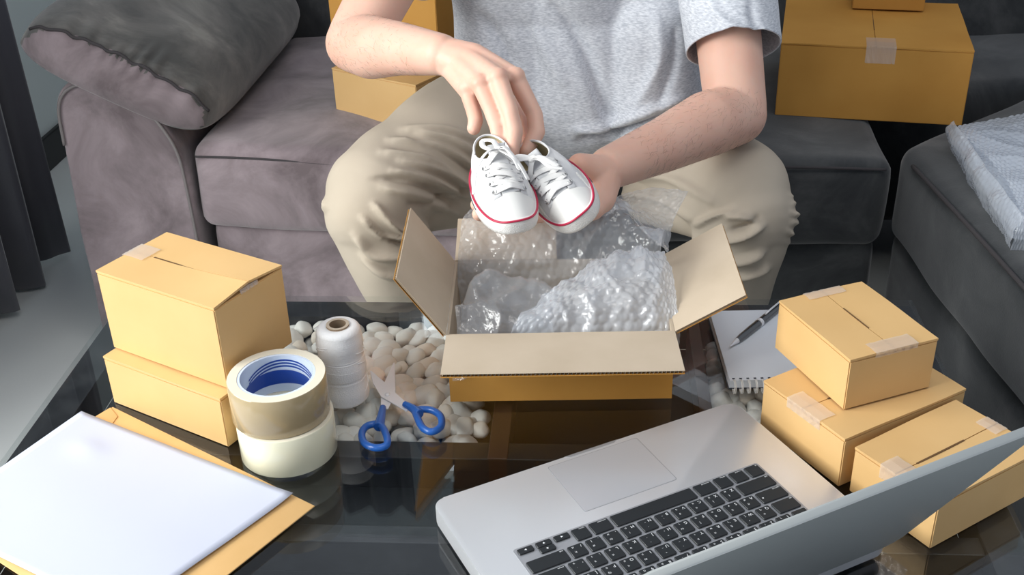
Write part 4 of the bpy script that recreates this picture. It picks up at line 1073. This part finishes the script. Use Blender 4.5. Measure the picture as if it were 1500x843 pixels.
# legs and feet (inside the trousers)
for H0, K0, A0 in ((HPr, KNr, ANr), (HPl, KNl, ANl)):
    chain(bm, [H0, K0, A0], [.075, .052, .035]); chain(bm, [A0, A0+Vector((0, .03, -.035)), ], [.034, .032]); chain(bm, [A0+Vector((0, .025, -.035)), A0+Vector((0, -.07, -.045)), A0+Vector((0, -.15, -.052))], [.032, .028, .018])
body = fuse(bm, .0023, 3, .5)
own(link('body', body, [M['skin']], man, True))
# hair
bm = bmesh.new(); ellipsoid(bm, hp(0, .028, .052), (.081, .090, .085), rot); ellipsoid(bm, hp(0, .05, .0), (.076, .07, .07), rot); ellipsoid(bm, hp(0, -.035, .095), (.06, .04, .035), rot)
hm = fuse(bm, .004, 3); rough_noise(hm, .006, 40, 3); own(link('hair', hm, [M['hair']], man, True))
bm = bmesh.new()
for sg in (-1, 1): ellipsoid(bm, hp(sg*.030, -.0785, .009), (.0095, .0055, .005), rot)
own(bmobj('eyes', bm, M['cover'], man, True))
# --- trousers
bm = bmesh.new()
chain(bm, [(.03, 1.90, .085), (.20, 1.90, .085)], [.115, .115]); capsule(bm, (.115, 1.86, .07), .10, (.115, 1.88, .15), .11)
chain(bm, [HPr+Vector((-.01, 0, -.005)), HPr.lerp(KNr, .45)+Vector((0, 0, .010)), KNr+Vector((.008, .02, .0)), KNr+Vector((0, -.002, -.022))], [.100, .090, .076, .070])
chain(bm, [KNr+Vector((0, 0, -.02)), KNr.lerp(ANr, .3)+Vector((-.004, -.005, 0)), ANr.lerp(KNr, .35), ANr], [.070, .066, .060, .055])
chain(bm, [HPl+Vector((.01, 0, -.045)), HPl.lerp(KNl, .45)+Vector((.005, 0, -.026)), KNl+Vector((-.008, .02, .0)), KNl+Vector((0, -.002, -.022))], [.090, .084, .080, .074])
chain(bm, [KNl+Vector((0, 0, -.02)), KNl.lerp(ANl, .3)+Vector((.004, -.005, 0)), ANl.lerp(KNl, .35), ANl], [.072, .068, .060, .055])
capsule(bm, at(598, 288, 1.60), .058, at(672, 282, 1.72), .058); capsule(bm, at(1030, 300, 1.60), .055, at(960, 282, 1.72), .055)
tm = fuse(bm, .0036, 9)
F = [([(612, 196), (660, 205), (705, 232)], 5, .006), ([(585, 236), (640, 250), (700, 280)], 5, .006), ([(570, 262), (620, 276), (668, 300)], 5, -.005), ([(600, 205), (650, 222), (705, 262)], 5, -.005)]
# right thigh (left in the picture): long drapes fanning from the crotch over the thigh, then knee creases
for p, w_, h_ in (([(570, 205), (640, 215), (700, 250)], 6, .007), ([(560, 222), (630, 236), (690, 272)], 7, .007), ([(575, 250), (640, 268), (690, 292)], 6, .007), ([(560, 275), (620, 290), (672, 315)], 7, .006),
                  ([(590, 190), (650, 190), (700, 205)], 7, .006), ([(548, 300), (575, 330), (600, 345)], 6, .010), ([(530, 318), (560, 345), (600, 352)], 5, .008), ([(520, 345), (550, 372), (600, 378)], 7, .009), ([(530, 375), (565, 400), (605, 410)], 6, .007),
                  ([(600, 300), (650, 290), (700, 268)], 5, -.005), ([(545, 262), (600, 262), (650, 282)], 5, -.005), ([(540, 330), (575, 352), (610, 362)], 5, -.006)): F.append((p, w_, h_))
# left leg (right in the picture)
for p, w_, h_ in (([(1062, 320), (1085, 318), (1105, 325)], 7, .009), ([(1058, 352), (1090, 345), (1118, 330)], 6, .010), ([(1068, 385), (1095, 378), (1118, 368)], 6, .010), ([(1080, 408), (1105, 400), (1125, 392)], 6, .008),
                  ([(1020, 330), (1045, 318), (1078, 308)], 6, .007), ([(1070, 338), (1092, 332), (1110, 318)], 5, -.006), ([(1160, 285), (1168, 292), (1162, 300)], 5, .006), ([(1160, 312), (1172, 320), (1160, 328)], 5, .009), ([(1155, 340), (1166, 348), (1152, 356)], 5, .008),
                  ([(470, 282), (478, 300), (472, 312)], 5, .006), ([(900, 260), (980, 262), (1050, 300)], 8, .005), ([(905, 285), (960, 290), (1020, 322)], 7, .005)): F.append((p, w_, h_))
folds(tm, F); rough_noise(tm, .004, 16, 5); own(link('trousers', tm, [M['khaki']], man, True))
for pts, nm in (([at(652, 300, 1.60), at(690, 280, 1.66)], 'x'),): pass
# --- t-shirt
bm = bmesh.new()
for x, rr in ((.015, .098), (.115, .115), (.215, .102)): chain(bm, [(x, 1.80, .115), (x, 1.835, .25), (.115+(x-.115)*1.05, 1.80, .38)], [rr, rr*.98, rr*.98])
chain(bm, [SHr+Vector((.02, 0, 0)), (.115, 1.80, .42), SHl-Vector((.02, 0, 0))], [.074, .10, .074])
capsule(bm, (.232, 1.755, .110), .088, (.235, 1.79, .25), .085)
slR, slL = SHr.lerp(ELr, .62), SHl.lerp(ELl, .62)
chain(bm, [SHr, SHr.lerp(ELr, .75)], [.070, .062]); chain(bm, [SHl+Vector((.008, 0, 0)), SHl.lerp(ELl, .88)+Vector((.008, 0, 0))], [.076, .068])
shm = fuse(bm, .0045, 8)
fl = []
for p, w_, h_ in (([(800, 0), (850, 60), (880, 140), (900, 190)], 14, -.010), ([(770, 0), (800, 70), (830, 130)], 14, .006), ([(700, 60), (730, 110), (800, 190)], 16, .006), ([(960, 20), (965, 90), (930, 160)], 12, .006), ([(990, 40), (985, 100), (960, 165)], 8, -.006),
                  ([(850, 205), (900, 196), (985, 165)], 7, -.012), ([(840, 190), (900, 182), (1000, 145)], 8, .010), ([(700, 20), (735, 60), (760, 120)], 10, -.006), ([(1040, 0), (1060, 30), (1110, 60)], 8, .004), ([(1100, 0), (1105, 30), (1120, 55)], 7, -.004)): fl.append((p, w_, h_))
folds(shm, fl); rough_noise(shm, .004, 13, 9)
bm = bmesh.new(); bm.from_mesh(shm); bpy.data.meshes.remove(shm)
for S0, E0, f, up_ in ((SHr, ELr, .55, None), (SHl, ELl, .71, None)):
    d = (E0-S0).normalized(); c = S0.lerp(E0, f)
    geo = [v for v in bm.verts if (v.co-c).length < .14 and (v.co-S0).dot(d) > .02 and ((v.co-S0)-d*(v.co-S0).dot(d)).length < .088]
    vs = set(geo); es = [e for e in bm.edges if e.verts[0] in vs and e.verts[1] in vs]; fs = [q for q in bm.faces if all(v in vs for v in q.verts)]
    bmesh.ops.bisect_plane(bm, geom=geo+es+fs, plane_co=c, plane_no=d, clear_outer=True)
own(bmobj('t_shirt', bm, M['shirt'], man, True)).modifiers.new('s', 'SOLIDIFY').thickness = .002
for S0, E0, f, nm in ((SHr, ELr, .55, 'sleeve_hem'), (SHl, ELl, .62, 'sleeve_hem')): pass

# fine dark hair on the forearms
def arm_hair():
    me = body; co, no = co_no(me); px = sight(co); cam_ = np.array([0, 0, CAMH])-co; cam_ /= np.linalg.norm(cam_, axis=1)[:, None]; fc = (no*cam_).sum(1)
    rs = random.Random(4); bm = bmesh.new()
    for a, b, cnt, wd in ((ELr, WRr, 320, .05), (ELl, WRl, 480, .05)):
        ax = np.array(b-a); ln = np.linalg.norm(ax); ax = ax/ln; rel = co-np.array(a); t = rel@ax; rad = np.linalg.norm(rel-t[:, None]*ax, axis=1)
        idx = np.where((t > -.01) & (t < ln*.86) & (rad < wd) & (fc > .05))[0]
        for i in rs.sample(list(idx), min(cnt, len(idx))):
            p = Vector(co[i]); n = Vector(no[i]); d = (Vector(ax)*rs.uniform(.5, 1)+Vector((rs.uniform(-.5, .5), rs.uniform(-.5, .5), rs.uniform(-.9, .1)))); d = (d-n*d.dot(n)).normalized(); l = rs.uniform(.006, .012)
            tube_bm(bm, [p, p+d*l*.5+n*.0012, p+d*l+n*.0008], [.00007, .00006, .00003], 3, cap=False)
    o = own(bmobj('arm_hair', bm, M['hair'], man)); o['kind'] = 'stuff'
arm_hair()
